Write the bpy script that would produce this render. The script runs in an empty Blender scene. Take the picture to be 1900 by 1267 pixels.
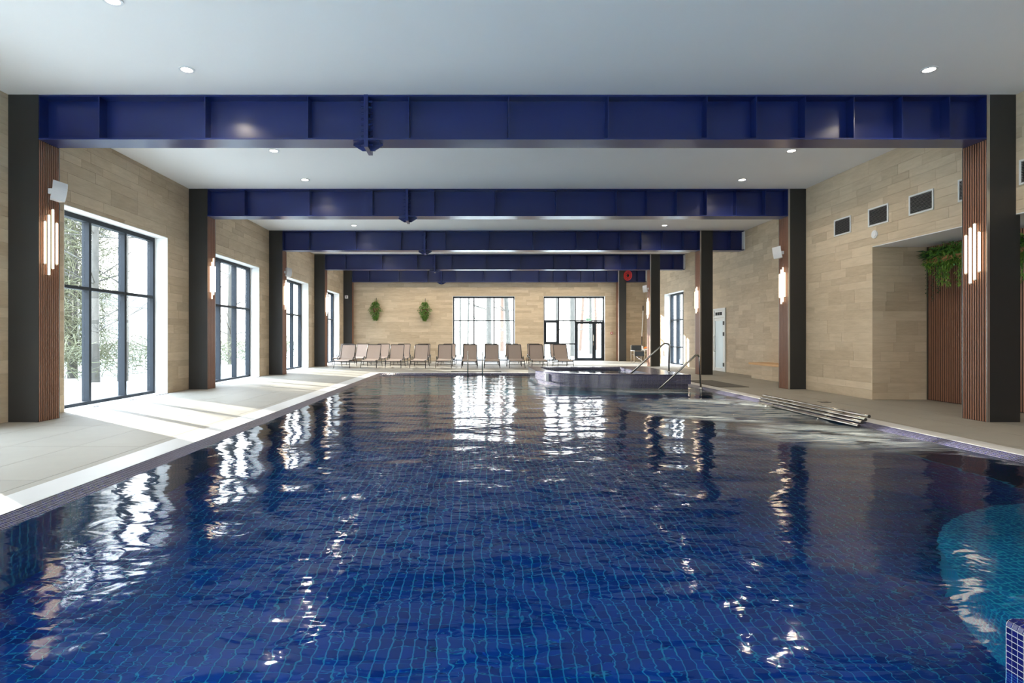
import bpy, math, random
from math import sin, cos, pi, radians as R, hypot, atan2
from mathutils import Vector, Matrix

S = bpy.context.scene
C = S.collection

# ------------------------------------------------------------------ camera, world, sun, exposure
F, VX, HY, CAMZ = 1060.0, 880.0, 626.0, 1.30
cam_d = bpy.data.cameras.new('camera')
cam_d.sensor_width = 36.0
cam_d.lens = F / 1900 * 36
cam_d.shift_x = (950 - VX) / 1900
cam_d.shift_y = -(633.5 - HY) / 1900
cam_d.clip_end = 400
cam = bpy.data.objects.new('camera', cam_d)
cam.location = (0, 0, CAMZ)
cam.rotation_euler = (R(90), 0, 0)
C.objects.link(cam)
S.camera = cam

S.view_settings.view_transform = 'Standard'
S.view_settings.look = 'None'
S.view_settings.gamma = 1
S.view_settings.use_curve_mapping = False
S.view_settings.exposure = 1.3
S.cycles.use_denoising = True
S.cycles.max_bounces = 8
S.cycles.diffuse_bounces = 4
S.cycles.glossy_bounces = 4
S.cycles.transmission_bounces = 6
S.cycles.transparent_max_bounces = 12
S.cycles.caustics_refractive = True
S.cycles.caustics_reflective = True
S.cycles.sample_clamp_indirect = 4.0
S.cycles.blur_glossy = 0.5

W = bpy.data.worlds.new('sky')
S.world = W
W.use_nodes = True
nt = W.node_tree
nt.nodes.clear()
out = nt.nodes.new('ShaderNodeOutputWorld')
bg = nt.nodes.new('ShaderNodeBackground')
tc = nt.nodes.new('ShaderNodeTexCoord')
sep = nt.nodes.new('ShaderNodeSeparateXYZ')
rmp = nt.nodes.new('ShaderNodeValToRGB')
rmp.color_ramp.elements[0].position = 0.0
rmp.color_ramp.elements[0].color = (1.0, 0.98, 0.95, 1)
rmp.color_ramp.elements[1].position = 0.7
rmp.color_ramp.elements[1].color = (0.62, 0.78, 1.0, 1)
nt.links.new(tc.outputs['Generated'], sep.inputs[0])
nt.links.new(sep.outputs['Z'], rmp.inputs[0])
nt.links.new(rmp.outputs[0], bg.inputs[0])
mu = nt.nodes.new('ShaderNodeMath'); mu.operation = 'MULTIPLY_ADD'; mu.inputs[1].default_value = 9.5; mu.inputs[2].default_value = 2.4
mx_ = nt.nodes.new('ShaderNodeMath'); mx_.operation = 'MAXIMUM'; mx_.inputs[1].default_value = 0.0
nt.links.new(sep.outputs['Z'], mx_.inputs[0]); nt.links.new(mx_.outputs[0], mu.inputs[0]); nt.links.new(mu.outputs[0], bg.inputs[1])   # overcast sky: brighter towards the zenith
nt.links.new(bg.outputs[0], out.inputs[0])

sun_d = bpy.data.lights.new('sun', 'SUN')
sun_d.energy = 12.0
sun_d.angle = R(0.6)
sun_d.color = (1.0, 0.93, 0.82)
sun = bpy.data.objects.new('sun', sun_d)
sun.rotation_euler = Vector((0.788, -0.615, -0.205)).to_track_quat('-Z', 'Y').to_euler()
sun.location = (-20, 40, 12)
C.objects.link(sun)
DOWN_W = 12.0       # watt of one ceiling downlight
TUBE_E = 2.0       # emission of the sconce tubes

def portal(name, loc, rot, sx, sy):
    l = bpy.data.lights.new(name, 'AREA'); l.shape = 'RECTANGLE'; l.size = sx; l.size_y = sy
    l.cycles.is_portal = True
    o = bpy.data.objects.new(name, l); o.location = loc; o.rotation_euler = rot
    C.objects.link(o)

# ------------------------------------------------------------------ materials
def new_mat(name):
    m = bpy.data.materials.new(name); m.use_nodes = True
    t = m.node_tree; t.nodes.clear()
    o = t.nodes.new('ShaderNodeOutputMaterial')
    return m, t, o

def N(t, kind, **kw):
    n = t.nodes.new(kind)
    for k, v in kw.items():
        if k.startswith('i_'):
            n.inputs[k[2:]].default_value = v
        else:
            setattr(n, k, v)
    return n

def mth(t, op, a, b=None, c=None):
    n = t.nodes.new('ShaderNodeMath'); n.operation = op
    for i, v in enumerate((a, b, c)):
        if v is None: continue
        if isinstance(v, (int, float)): n.inputs[i].default_value = v
        else: t.links.new(v, n.inputs[i])
    return n.outputs[0]

def mixc(t, fac, a, b):
    n = t.nodes.new('ShaderNodeMix'); n.data_type = 'RGBA'
    if isinstance(fac, (int, float)): n.inputs[0].default_value = fac
    else: t.links.new(fac, n.inputs[0])
    for i, v in ((6, a), (7, b)):
        if isinstance(v, tuple): n.inputs[i].default_value = (*v[:3], 1)
        else: t.links.new(v, n.inputs[i])
    return n.outputs[2]

def simple(name, col, rough=0.6, metal=0.0, var=0.0, scale=8.0, bump=0.0, spec=0.5, stretch=(1, 1, 1), coat=0.0):
    m, t, o = new_mat(name)
    p = N(t, 'ShaderNodeBsdfPrincipled')
    p.inputs['Roughness'].default_value = rough
    p.inputs['Metallic'].default_value = metal
    p.inputs['Specular IOR Level'].default_value = spec
    p.inputs['Coat Weight'].default_value = coat
    p.inputs['Base Color'].default_value = (*col, 1)
    if var or bump:
        g = N(t, 'ShaderNodeNewGeometry')
        mp = N(t, 'ShaderNodeMapping'); mp.inputs['Scale'].default_value = stretch
        t.links.new(g.outputs['Position'], mp.inputs[0])
        n = N(t, 'ShaderNodeTexNoise'); n.inputs['Scale'].default_value = scale
        n.inputs['Detail'].default_value = 4
        t.links.new(mp.outputs[0], n.inputs['Vector'])
        if var:
            lo = tuple(max(0, c * (1 - var)) for c in col); hi = tuple(min(1, c * (1 + var)) for c in col)
            t.links.new(mixc(t, n.outputs['Fac'], lo, hi), p.inputs['Base Color'])
        if bump:
            b = N(t, 'ShaderNodeBump'); b.inputs['Strength'].default_value = bump; b.inputs['Distance'].default_value = 0.01
            t.links.new(n.outputs['Fac'], b.inputs['Height']); t.links.new(b.outputs[0], p.inputs['Normal'])
    t.links.new(p.outputs[0], o.inputs[0])
    return m

def emis(name, col, e):
    m, t, o = new_mat(name)
    n = N(t, 'ShaderNodeEmission'); n.inputs[0].default_value = (*col, 1); n.inputs[1].default_value = e
    t.links.new(n.outputs[0], o.inputs[0])
    return m

def stone(name, c1, c2, rough=0.6, stretch=(1, 1, 5), scale=2.5, amount=0.5, spec=0.4):
    """travertine look: every piece has its own tone, with streaky grain"""
    m, t, o = new_mat(name)
    p = N(t, 'ShaderNodeBsdfPrincipled'); p.inputs['Roughness'].default_value = rough
    p.inputs['Specular IOR Level'].default_value = spec
    g = N(t, 'ShaderNodeNewGeometry'); oi = N(t, 'ShaderNodeObjectInfo')
    r = mth(t, 'FRACT', mth(t, 'ADD', g.outputs['Random Per Island'], oi.outputs['Random']))
    comb = N(t, 'ShaderNodeCombineXYZ')
    t.links.new(mth(t, 'MULTIPLY', r, 37.0), comb.inputs[0]); t.links.new(mth(t, 'MULTIPLY', r, 11.0), comb.inputs[1])
    mp = N(t, 'ShaderNodeMapping'); mp.inputs['Scale'].default_value = stretch
    t.links.new(g.outputs['Position'], mp.inputs[0])
    add = N(t, 'ShaderNodeVectorMath'); add.operation = 'ADD'
    t.links.new(mp.outputs[0], add.inputs[0]); t.links.new(comb.outputs[0], add.inputs[1])
    n1 = N(t, 'ShaderNodeTexNoise'); n1.inputs['Scale'].default_value = scale; n1.inputs['Detail'].default_value = 6
    n1.inputs['Roughness'].default_value = 0.65
    t.links.new(add.outputs[0], n1.inputs['Vector'])
    f = mth(t, 'ADD', mth(t, 'MULTIPLY', r, 1 - amount), mth(t, 'MULTIPLY', mth(t, 'SUBTRACT', mth(t, 'MULTIPLY', n1.outputs['Fac'], 2.0), 0.5), amount))
    cl = N(t, 'ShaderNodeClamp'); t.links.new(f, cl.inputs[0])
    t.links.new(mixc(t, cl.outputs[0], c1, c2), p.inputs['Base Color'])
    b = N(t, 'ShaderNodeBump'); b.inputs['Strength'].default_value = 0.25; b.inputs['Distance'].default_value = 0.004
    t.links.new(n1.outputs['Fac'], b.inputs['Height']); t.links.new(b.outputs[0], p.inputs['Normal'])
    t.links.new(p.outputs[0], o.inputs[0])
    return m

def mosaic(name, pitch, grout_w, ca, cb, cg, rough=0.15, uv=False):
    """small glazed mosaic too fine to pick apart: grid of tiles with recessed grout"""
    m, t, o = new_mat(name)
    p = N(t, 'ShaderNodeBsdfPrincipled'); p.inputs['Roughness'].default_value = rough
    g = N(t, 'ShaderNodeNewGeometry')
    sx = N(t, 'ShaderNodeSeparateXYZ')
    if uv:
        tcn = N(t, 'ShaderNodeTexCoord'); t.links.new(tcn.outputs['UV'], sx.inputs[0])
        axes = [0, 1]
    else:
        t.links.new(g.outputs['Position'], sx.inputs[0]); axes = [0, 1, 2]
        sn = N(t, 'ShaderNodeSeparateXYZ'); t.links.new(g.outputs['True Normal'], sn.inputs[0])
    mask = None
    cells = N(t, 'ShaderNodeCombineXYZ')
    for a in axes:
        q = mth(t, 'DIVIDE', sx.outputs[a], pitch)
        fr = mth(t, 'FRACT', mth(t, 'ADD', q, 1000.25))
        line = mth(t, 'LESS_THAN', fr, grout_w / pitch)
        fl = mth(t, 'FLOOR', mth(t, 'ADD', q, 1000.25))
        if not uv:
            ok = mth(t, 'LESS_THAN', mth(t, 'ABSOLUTE', sn.outputs[a]), 0.7)
            line = mth(t, 'MULTIPLY', line, ok); fl = mth(t, 'MULTIPLY', fl, ok)
        t.links.new(fl, cells.inputs[a])
        mask = line if mask is None else mth(t, 'MAXIMUM', mask, line)
    wn = N(t, 'ShaderNodeTexWhiteNoise'); t.links.new(cells.outputs[0], wn.inputs['Vector'])
    col = mixc(t, wn.outputs['Value'], ca, cb)
    t.links.new(mixc(t, mask, col, cg), p.inputs['Base Color'])
    t.links.new(mth(t, 'ADD', mth(t, 'MULTIPLY', mask, 0.5), rough), p.inputs['Roughness'])
    t.links.new(p.outputs[0], o.inputs[0])
    return m

M = {}
M['plaster'] = simple('ceiling_plaster', (0.88, 0.88, 0.88), 0.8, var=0.03, scale=0.6, bump=0.05)
M['reveal'] = simple('white_reveal_plaster', (0.80, 0.79, 0.77), 0.7, var=0.03)
M['stone'] = stone('travertine_wall_tile', (0.41, 0.315, 0.21), (0.68, 0.555, 0.40))
M['grout'] = simple('wall_grout', (0.38, 0.31, 0.235), 0.9, var=0.1)
M['deck'] = stone('grey_deck_tile', (0.262, 0.243, 0.205), (0.31, 0.288, 0.243), 0.6, (1, 1, 1), 1.3, 0.8, 0.3)
M['deck_grout'] = simple('deck_grout', (0.17, 0.16, 0.14), 0.9, var=0.05)
M['coping'] = simple('white_coping_stone', (0.52, 0.515, 0.50), 0.45, var=0.05, scale=5)
M['black'] = simple('graphite_cladding', (0.019, 0.019, 0.018), 0.5, var=0.12, scale=2.0)
M['blue'] = simple('blue_steel_paint', (0.009, 0.019, 0.112), 0.28, var=0.14, scale=1.4, spec=0.5, bump=0.1)
M['slat'] = simple('walnut_slat', (0.27, 0.125, 0.075), 0.38, var=0.25, scale=14, stretch=(3, 3, 0.35))
M['slat_back'] = simple('slat_felt_backing', (0.012, 0.010, 0.009), 0.9)
M['trim'] = simple('aluminium_edge_trim', (0.55, 0.53, 0.50), 0.3, 1.0)
M['steel'] = simple('brushed_steel', (0.42, 0.39, 0.34), 0.24, 1.0)
M['steel_dark'] = simple('dark_tube_end', (0.03, 0.03, 0.03), 0.5)
M['frame'] = simple('anthracite_window_frame', (0.022, 0.028, 0.036), 0.55, spec=0.2)
M['rubber'] = simple('black_gasket', (0.01, 0.01, 0.01), 0.6)
M['white'] = simple('white_plastic', (0.75, 0.76, 0.78), 0.4)
M['whitemetal'] = simple('white_lacquer_frame', (0.72, 0.74, 0.74), 0.4)
M['grillgrey'] = simple('speaker_mesh', (0.55, 0.57, 0.60), 0.6)
M['dark'] = simple('dark_interior', (0.02, 0.022, 0.026), 0.8)
M['wood'] = simple('oak_seat_board', (0.60, 0.34, 0.14), 0.4, var=0.2, scale=6, stretch=(6, 0.6, 6))
M['terracotta'] = simple('wood_planter', (0.36, 0.15, 0.06), 0.6, var=0.2)
M['basket'] = simple('brown_basket', (0.13, 0.06, 0.035), 0.8, var=0.3, scale=40)
M['leaf'] = simple('green_leaf', (0.075, 0.20, 0.028), 0.45, var=0.55, scale=16)
M['leaf_dark'] = simple('dark_green_leaf', (0.022, 0.065, 0.022), 0.4, var=0.5, scale=14)
M['leaf_light'] = simple('yellow_green_leaf', (0.17, 0.30, 0.035), 0.5, var=0.5, scale=18)
M['sling'] = simple('beige_mesh_sling', (0.47, 0.37, 0.31), 0.7, var=0.06, scale=30)
M['aluframe'] = simple('dark_lounger_frame', (0.035, 0.035, 0.038), 0.3, 0.3)
M['mat'] = simple('dark_rubber_mat', (0.085, 0.078, 0.066), 0.9, var=0.2, scale=60, bump=0.3)
M['canvas'] = simple('black_canvas', (0.02, 0.02, 0.018), 0.9)
M['red'] = simple('red_paint', (0.60, 0.02, 0.015), 0.35)
M['orange'] = simple('orange_plastic', (0.85, 0.22, 0.02), 0.4)
M['bark'] = simple('grey_bark', (0.065, 0.060, 0.050), 0.9, var=0.5, scale=9, bump=0.4, stretch=(1, 1, 0.3))
M['bark_warm'] = simple('pine_bark', (0.12, 0.075, 0.052), 0.9, var=0.35, scale=9, stretch=(1, 1, 0.3))
M['twig'] = simple('hedge_twig', (0.10, 0.10, 0.055), 0.9, var=0.5, scale=3)
M['snow'] = simple('snowy_ground', (0.36, 0.36, 0.33), 0.9, var=0.6, scale=0.8)
M['facade'] = simple('pale_house_wall', (0.42, 0.41, 0.38), 0.9, var=0.06)
M['exit'] = simple('exit_sign_green', (0.25, 0.62, 0.45), 0.5)
M['frosted'] = simple('frosted_glass_panel', (0.62, 0.74, 0.80), 0.25)
M['tube_end'] = simple('sconce_cap_metal', (0.35, 0.30, 0.24), 0.3, 1.0)
M['lamp'] = emis('warm_tube_light', (1.0, 0.80, 0.56), TUBE_E)
M['led'] = emis('downlight_diffuser', (1.0, 0.92, 0.78), 14.0)
BLUE_A, BLUE_B = (0.012, 0.018, 0.13), (0.030, 0.040, 0.22)
M['mos'] = mosaic('cobalt_mosaic', 0.025, 0.0026, (0.010, 0.011, 0.045), (0.028, 0.028, 0.10), (0.24, 0.23, 0.25), 0.22)
M['mos_uv'] = mosaic('cobalt_mosaic_on_curve', 0.025, 0.0026, (0.010, 0.011, 0.045), (0.028, 0.028, 0.10), (0.34, 0.33, 0.32), 0.12, uv=True)
M['mos_wall'] = mosaic('pool_wall_mosaic', 0.075, 0.012, (0.002, 0.009, 0.045), (0.004, 0.016, 0.075), (0.015, 0.07, 0.10), 0.3)
M['mos_step'] = mosaic('pool_step_mosaic', 0.05, 0.010, (0.010, 0.13, 0.30), (0.015, 0.17, 0.36), (0.08, 0.45, 0.52), 0.3)
M['pool_tile'] = stone('pool_floor_tile', (0.001, 0.014, 0.11), (0.002, 0.034, 0.20), 0.3, (1, 1, 1), 3, 0.2)
M['pool_grout'] = simple('pool_floor_grout', (0.04, 0.32, 0.40), 0.8, var=0.3, scale=2)
M['tile_blue'] = stone('single_mosaic_tile', (0.006, 0.008, 0.075), (0.012, 0.015, 0.14), 0.1, (1, 1, 1), 3, 0.1)
M['tile_grout'] = simple('white_grout', (0.62, 0.62, 0.62), 0.8)

m, t, o = new_mat('window_glass')
lw = N(t, 'ShaderNodeLayerWeight')
frs = mth(t, 'ADD', mth(t, 'MULTIPLY', mth(t, 'POWER', lw.outputs['Facing'], 5.0), 0.30), 0.02)
gl = N(t, 'ShaderNodeBsdfGlossy'); gl.inputs['Roughness'].default_value = 0.0
tr = N(t, 'ShaderNodeBsdfTransparent'); tr.inputs[0].default_value = (0.96, 0.98, 0.98, 1)
mx = N(t, 'ShaderNodeMixShader')
t.links.new(frs, mx.inputs[0]); t.links.new(tr.outputs[0], mx.inputs[1]); t.links.new(gl.outputs[0], mx.inputs[2])
t.links.new(mx.outputs[0], o.inputs[0]); M['glass'] = m

def water_mat(name, jets):
    m, t, o = new_mat(name)
    g = N(t, 'ShaderNodeNewGeometry')
    def noise(scale, sx, sy, detail=2, rough=0.5, dist=0.0):
        mp = N(t, 'ShaderNodeMapping'); mp.inputs['Scale'].default_value = (sx, sy, 1)
        mp.inputs['Rotation'].default_value = (0, 0, 0.25)
        t.links.new(g.outputs['Position'], mp.inputs[0])
        n = N(t, 'ShaderNodeTexNoise'); n.inputs['Scale'].default_value = scale
        n.inputs['Detail'].default_value = detail; n.inputs['Roughness'].default_value = rough
        n.inputs['Distortion'].default_value = dist
        t.links.new(mp.outputs[0], n.inputs['Vector'])
        return n.outputs['Fac']
    h = mth(t, 'MULTIPLY', noise(1.3, 0.8, 1.2, 1), 0.030)
    h = mth(t, 'ADD', h, mth(t, 'MULTIPLY', noise(4.2, 0.8, 1.3, 2, 0.5, 0.6), 0.0062))
    h = mth(t, 'ADD', h, mth(t, 'MULTIPLY', noise(15.0, 0.7, 1.2, 2), 0.0006))
    fac = None
    if jets:
        sx = N(t, 'ShaderNodeSeparateXYZ'); t.links.new(g.outputs['Position'], sx.inputs[0])
        def blob(cx, cy, rx, ry):
            dx = mth(t, 'DIVIDE', mth(t, 'SUBTRACT', sx.outputs[0], cx), rx)
            dy = mth(t, 'DIVIDE', mth(t, 'SUBTRACT', sx.outputs[1], cy), ry)
            d = mth(t, 'ADD', mth(t, 'MULTIPLY', dx, dx), mth(t, 'MULTIPLY', dy, dy))
            return mth(t, 'MAXIMUM', mth(t, 'SUBTRACT', 1.0, d), 0.0)
        b = mth(t, 'MAXIMUM', blob(4.8, 10.9, 2.0, 1.9), mth(t, 'MULTIPLY', blob(5.0, 7.9, 1.3, 1.3), 0.45))
        b = mth(t, 'MAXIMUM', b, mth(t, 'MULTIPLY', blob(4.6, 14.6, 1.5, 0.8), 0.3))
        st = noise(2.6, 0.55, 1.9, 5, 0.62, 1.2)
        h = mth(t, 'ADD', h, mth(t, 'MULTIPLY', mth(t, 'MULTIPLY', st, b), 0.10))
        fac = mth(t, 'MULTIPLY', b, mth(t, 'MAXIMUM', mth(t, 'SUBTRACT', mth(t, 'MULTIPLY', st, 5.0), 1.85), 0.0))
        cl = N(t, 'ShaderNodeClamp'); cl.inputs['Max'].default_value = 0.55; t.links.new(fac, cl.inputs[0]); fac = cl.outputs[0]
    bp = N(t, 'ShaderNodeBump'); bp.inputs['Strength'].default_value = 1.0; bp.inputs['Distance'].default_value = 1.0
    t.links.new(h, bp.inputs['Height'])
    f = N(t, 'ShaderNodeFresnel'); f.inputs[0].default_value = 1.33
    t.links.new(bp.outputs[0], f.inputs['Normal'])
    rf = N(t, 'ShaderNodeBsdfRefraction'); rf.inputs['IOR'].default_value = 1.33; rf.inputs['Roughness'].default_value = 0.035
    rf.inputs['Color'].default_value = (0.45, 0.88, 1.0, 1)
    t.links.new(bp.outputs[0], rf.inputs['Normal'])
    gs = N(t, 'ShaderNodeBsdfGlossy'); gs.inputs['Roughness'].default_value = 0.065
    t.links.new(bp.outputs[0], gs.inputs['Normal'])
    mx = N(t, 'ShaderNodeMixShader')
    t.links.new(f.outputs[0], mx.inputs[0]); t.links.new(rf.outputs[0], mx.inputs[1]); t.links.new(gs.outputs[0], mx.inputs[2])
    last = mx.outputs[0]
    if fac is not None:
        df = N(t, 'ShaderNodeBsdfDiffuse'); df.inputs[0].default_value = (0.52, 0.56, 0.55, 1)
        m2 = N(t, 'ShaderNodeMixShader')
        t.links.new(fac, m2.inputs[0]); t.links.new(last, m2.inputs[1]); t.links.new(df.outputs[0], m2.inputs[2])
        last = m2.outputs[0]
    t.links.new(last, o.inputs[0])
    return m
M['water'] = water_mat('pool_water_surface', True)
M['water2'] = water_mat('tub_water_surface', False)

# ------------------------------------------------------------------ builders
def link(o, parent=None):
    C.objects.link(o)
    if parent is not None: o.parent = parent
    return o

def tag(o, label=None, cat=None, group=None, kind=None):
    if label: o['label'] = label
    if cat: o['category'] = cat
    if group: o['group'] = group
    if kind: o['kind'] = kind
    return o

def empty(name, loc=(0, 0, 0), rz=0.0, parent=None):
    o = bpy.data.objects.new(name, None); o.empty_display_size = 0.1
    o.location = loc; o.rotation_euler = (0, 0, rz)
    return link(o, parent)

class MB:
    def __init__(s): s.v = []; s.f = []; s.uv = []; s.hasuv = False
    def add(s, vs, fs, uvs=None):
        b = len(s.v); s.v += [tuple(p) for p in vs]
        for i, f in enumerate(fs):
            s.f.append(tuple(b + k for k in f))
            s.uv.append(uvs[i] if uvs else None)
        if uvs: s.hasuv = True
        return s
    def box(s, x0, x1, y0, y1, z0, z1, open_bottom=False):
        vs = [(x0, y0, z0), (x1, y0, z0), (x1, y1, z0), (x0, y1, z0), (x0, y0, z1), (x1, y0, z1), (x1, y1, z1), (x0, y1, z1)]
        fs = [(4, 5, 6, 7), (0, 1, 5, 4), (1, 2, 6, 5), (2, 3, 7, 6), (3, 0, 4, 7)]
        if not open_bottom: fs.append((3, 2, 1, 0))
        return s.add(vs, fs)
    def tube(s, pts, r, n=8, cap=True, r1=None):
        pts = [Vector(p) for p in pts]; m_ = len(pts); base = len(s.v)
        up = None
        for i, p in enumerate(pts):
            d = (pts[min(i + 1, m_ - 1)] - pts[max(i - 1, 0)]).normalized()
            if up is None:
                a = Vector((0, 0, 1)) if abs(d.z) < 0.9 else Vector((1, 0, 0))
                u = d.cross(a).normalized()
            else:
                u = (up - d * up.dot(d))
                u = u.normalized() if u.length > 1e-6 else d.orthogonal().normalized()
            up = u; w = d.cross(u)
            rr = r if r1 is None else r + (r1 - r) * i / max(1, m_ - 1)
            for k in range(n):
                a = 2 * pi * k / n
                s.v.append(tuple(p + u * (cos(a) * rr) + w * (sin(a) * rr)))
        for i in range(m_ - 1):
            for k in range(n):
                a = base + i * n + k; b = base + i * n + (k + 1) % n
                s.f.append((a, b, b + n, a + n)); s.uv.append(None)
        if cap:
            s.f.append(tuple(base + k for k in range(n))[::-1]); s.uv.append(None)
            s.f.append(tuple(base + (m_ - 1) * n + k for k in range(n))); s.uv.append(None)
        return s
    def prism(s, poly, z0, z1):
        n = len(poly)
        s.add([(x, y, z0) for x, y in poly] + [(x, y, z1) for x, y in poly],
              [tuple(range(n))[::-1], tuple(range(n, 2 * n))] + [(i, (i + 1) % n, n + (i + 1) % n, n + i) for i in range(n)])
        return s
    def sheet(s, rows, thick=0.0):
        """rows: list of lists of points (a grid)"""
        nr, nc = len(rows), len(rows[0])
        s.add([p for r in rows for p in r], [(i * nc + j, i * nc + j + 1, (i + 1) * nc + j + 1, (i + 1) * nc + j) for i in range(nr - 1) for j in range(nc - 1)])
        return s
    def mesh(s, name, mat, smooth=False):
        me = bpy.data.meshes.new(name); me.from_pydata(s.v, [], s.f)
        if s.hasuv:
            l = me.uv_layers.new(name='UV'); k = 0
            for fi, f in enumerate(s.f):
                for j in range(len(f)):
                    if s.uv[fi]: l.data[k].uv = s.uv[fi][j]
                    k += 1
        me.materials.append(mat)
        if smooth: me.shade_smooth()
        me.update()
        return me
    def build(s, name, mat, parent=None, loc=None, smooth=False):
        o = bpy.data.objects.new(name, s.mesh(name, mat, smooth))
        if loc: o.location = loc
        return link(o, parent)

_cube = {}
def cube(mat):
    if mat.name not in _cube:
        _cube[mat.name] = MB().box(-.5, .5, -.5, .5, -.5, .5).mesh('block_' + mat.name, mat)
    return _cube[mat.name]

def bx(name, mat, x0, x1, y0, y1, z0, z1, parent=None, rel=True):
    """axis aligned box; coordinates are in the parent's space"""
    o = bpy.data.objects.new(name, cube(mat))
    o.location = ((x0 + x1) / 2, (y0 + y1) / 2, (z0 + z1) / 2)
    o.scale = (abs(x1 - x0), abs(y1 - y0), abs(z1 - z0))
    return link(o, parent)

def copy_tree(o, parent=None):
    c = o.copy(); C.objects.link(c); c.parent = parent
    for ch in list(o.children): copy_tree(ch, c)
    return c

rng = random.Random(7)

def subtract(rect, hole):
    a0, a1, b0, b1 = rect; c0, c1, d0, d1 = hole
    if a1 <= c0 or a0 >= c1 or b1 <= d0 or b0 >= d1: return [rect]
    r = []
    if a0 < c0: r.append((a0, c0, b0, b1))
    if a1 > c1: r.append((c1, a1, b0, b1))
    m0, m1 = max(a0, c0), min(a1, c1)
    if b0 < d0: r.append((m0, m1, b0, d0))
    if b1 > d1: r.append((m0, m1, d1, b1))
    return r

def tile_skin(parent, place, u0, u1, z0, z1, holes, n_single, centre, seed, heights=(0.15, 0.20, 0.20, 0.30), lens=(0.45, 0.6, 0.9, 1.2), joint=0.003, mat='stone', bond=None):
    """rows of separate tiles over a wall (or a floor); place(u0,u1,v0,v1,t) -> box extents"""
    r_ = random.Random(seed); rects = []
    z = z0
    row = 0
    while z < z1 - 0.02:
        h = r_.choice(heights)
        if z + h > z1 - 0.05: h = z1 - z
        u = u0 - (r_.random() * lens[-1] if bond is None else bond * (row % 2))
        while u < u1:
            l = r_.choice(lens)
            a, b = max(u, u0), min(u + l, u1)
            if b - a > 0.02: rects.append((a, b, z, z + h))
            u += l
        z += h; row += 1
    for hole in holes:
        nr = []
        for rc in rects: nr += subtract(rc, hole)
        rects = nr
    rects = [q for q in rects if q[1] - q[0] > 0.02 and q[3] - q[2] > 0.015]
    def key(q):
        c = centre((q[0] + q[1]) / 2, (q[2] + q[3]) / 2)
        vis = 1.0
        if c[1] < 1.0: return 1e-9
        px = VX + F * c[0] / c[1]; py = HY - F * (c[2] - CAMZ) / c[1]
        if px < -60 or px > 1960 or py < -60 or py > 1330: vis = 1e-4
        return vis * (q[1] - q[0]) * (q[3] - q[2]) / (c[0] ** 2 + c[1] ** 2)
    rects.sort(key=key, reverse=True)
    j = joint / 2
    for q in rects[:n_single]:
        tt = r_.uniform(-0.0012, 0.0012)
        e = place(q[0] + j, q[1] - j, q[2] + j, q[3] - j, tt)
        bx('tile', M[mat], *e, parent)
    if rects[n_single:]:
        mb = MB()
        for q in rects[n_single:]:
            e = place(q[0] + j, q[1] - j, q[2] + j, q[3] - j, r_.uniform(-0.0012, 0.0012)); mb.box(*e)
        o = mb.build('tile_field', M[mat], parent); o['kind'] = 'stuff'

# ------------------------------------------------------------------ dimensions
ZC = 5.03                                   # ceiling
XL, XR, XF = -7.16, 8.32, 9.45              # left wall, right wall near, right wall far
YN, YF = -6.0, 31.75
COLY = [8.77, 14.32, 19.92, 25.57, 31.24]
CD = 0.45                                   # column depth
LX0, LX1, RX0, RX1 = -7.155, -6.69, 7.87, 8.315
WIN_Z = 3.63
LWIN = [(-1.35, 2.05), (4.30, 7.68), (9.97, 13.35), (15.66, 19.04), (21.30, 24.68), (26.92, 30.30)]

# ------------------------------------------------------------------ shell
# ceiling
cl = MB().box(-7.7, 9.9, YN - .3, YF + .5, ZC, ZC + 0.25).build('ceiling', M['plaster']); tag(cl, kind='structure')

# left wall
wl = MB()
y = YN - .3
for a, b in LWIN:
    wl.box(XL - .46, XL - .012, y, a, -0.1, ZC); wl.box(XL - .46, XL - .012, a, b, WIN_Z, ZC); y = b
wl.box(XL - .46, XL - .012, y, YF + .46, -0.1, ZC)
wl = wl.build('wall_left', M['grout']); tag(wl, kind='structure')
tile_skin(wl, lambda u0, u1, v0, v1, t: (XL - .012, XL + t, u0, u1, v0, v1), YN, YF, 0, ZC, [(a, b, 0, WIN_Z) for a, b in LWIN], 230,
          lambda u, v: (XL, u, v), 11)

# far wall (two openings)
FW = [(-1.198, 2.26), (3.85, 7.27)]
wf = MB()
x = -7.6
for a, b in FW:
    wf.box(x, a, YF + .012, YF + .46, -0.1, ZC); wf.box(a, b, YF + .012, YF + .46, 3.60, ZC); x = b
wf.box(x, 9.9, YF + .012, YF + .46, -0.1, ZC)
wf = wf.build('wall_back', M['grout']); tag(wf, kind='structure')
tile_skin(wf, lambda u0, u1, v0, v1, t: (u0, u1, YF - t, YF + .012, v0, v1), XL, XF, 0, ZC, [(a, b, 0, 3.60) for a, b in FW], 200,
          lambda u, v: (u, YF, v), 12, heights=(0.15, 0.15, 0.20), lens=(0.6, 0.9, 1.2, 1.2))

# wall behind the camera
NW = [(-6.2, -2.8), (-1.6, 1.8), (3.0, 6.4)]
wb = MB(); x = -7.6
for a, b in NW:
    wb.box(x, a, YN - .46, YN, -0.1, ZC); wb.box(a, b, YN - .46, YN, 3.63, ZC); x = b
wb.box(x, 9.9, YN - .46, YN, -0.1, ZC)
wb = wb.build('wall_front', M['stone']); tag(wb, kind='structure')

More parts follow.
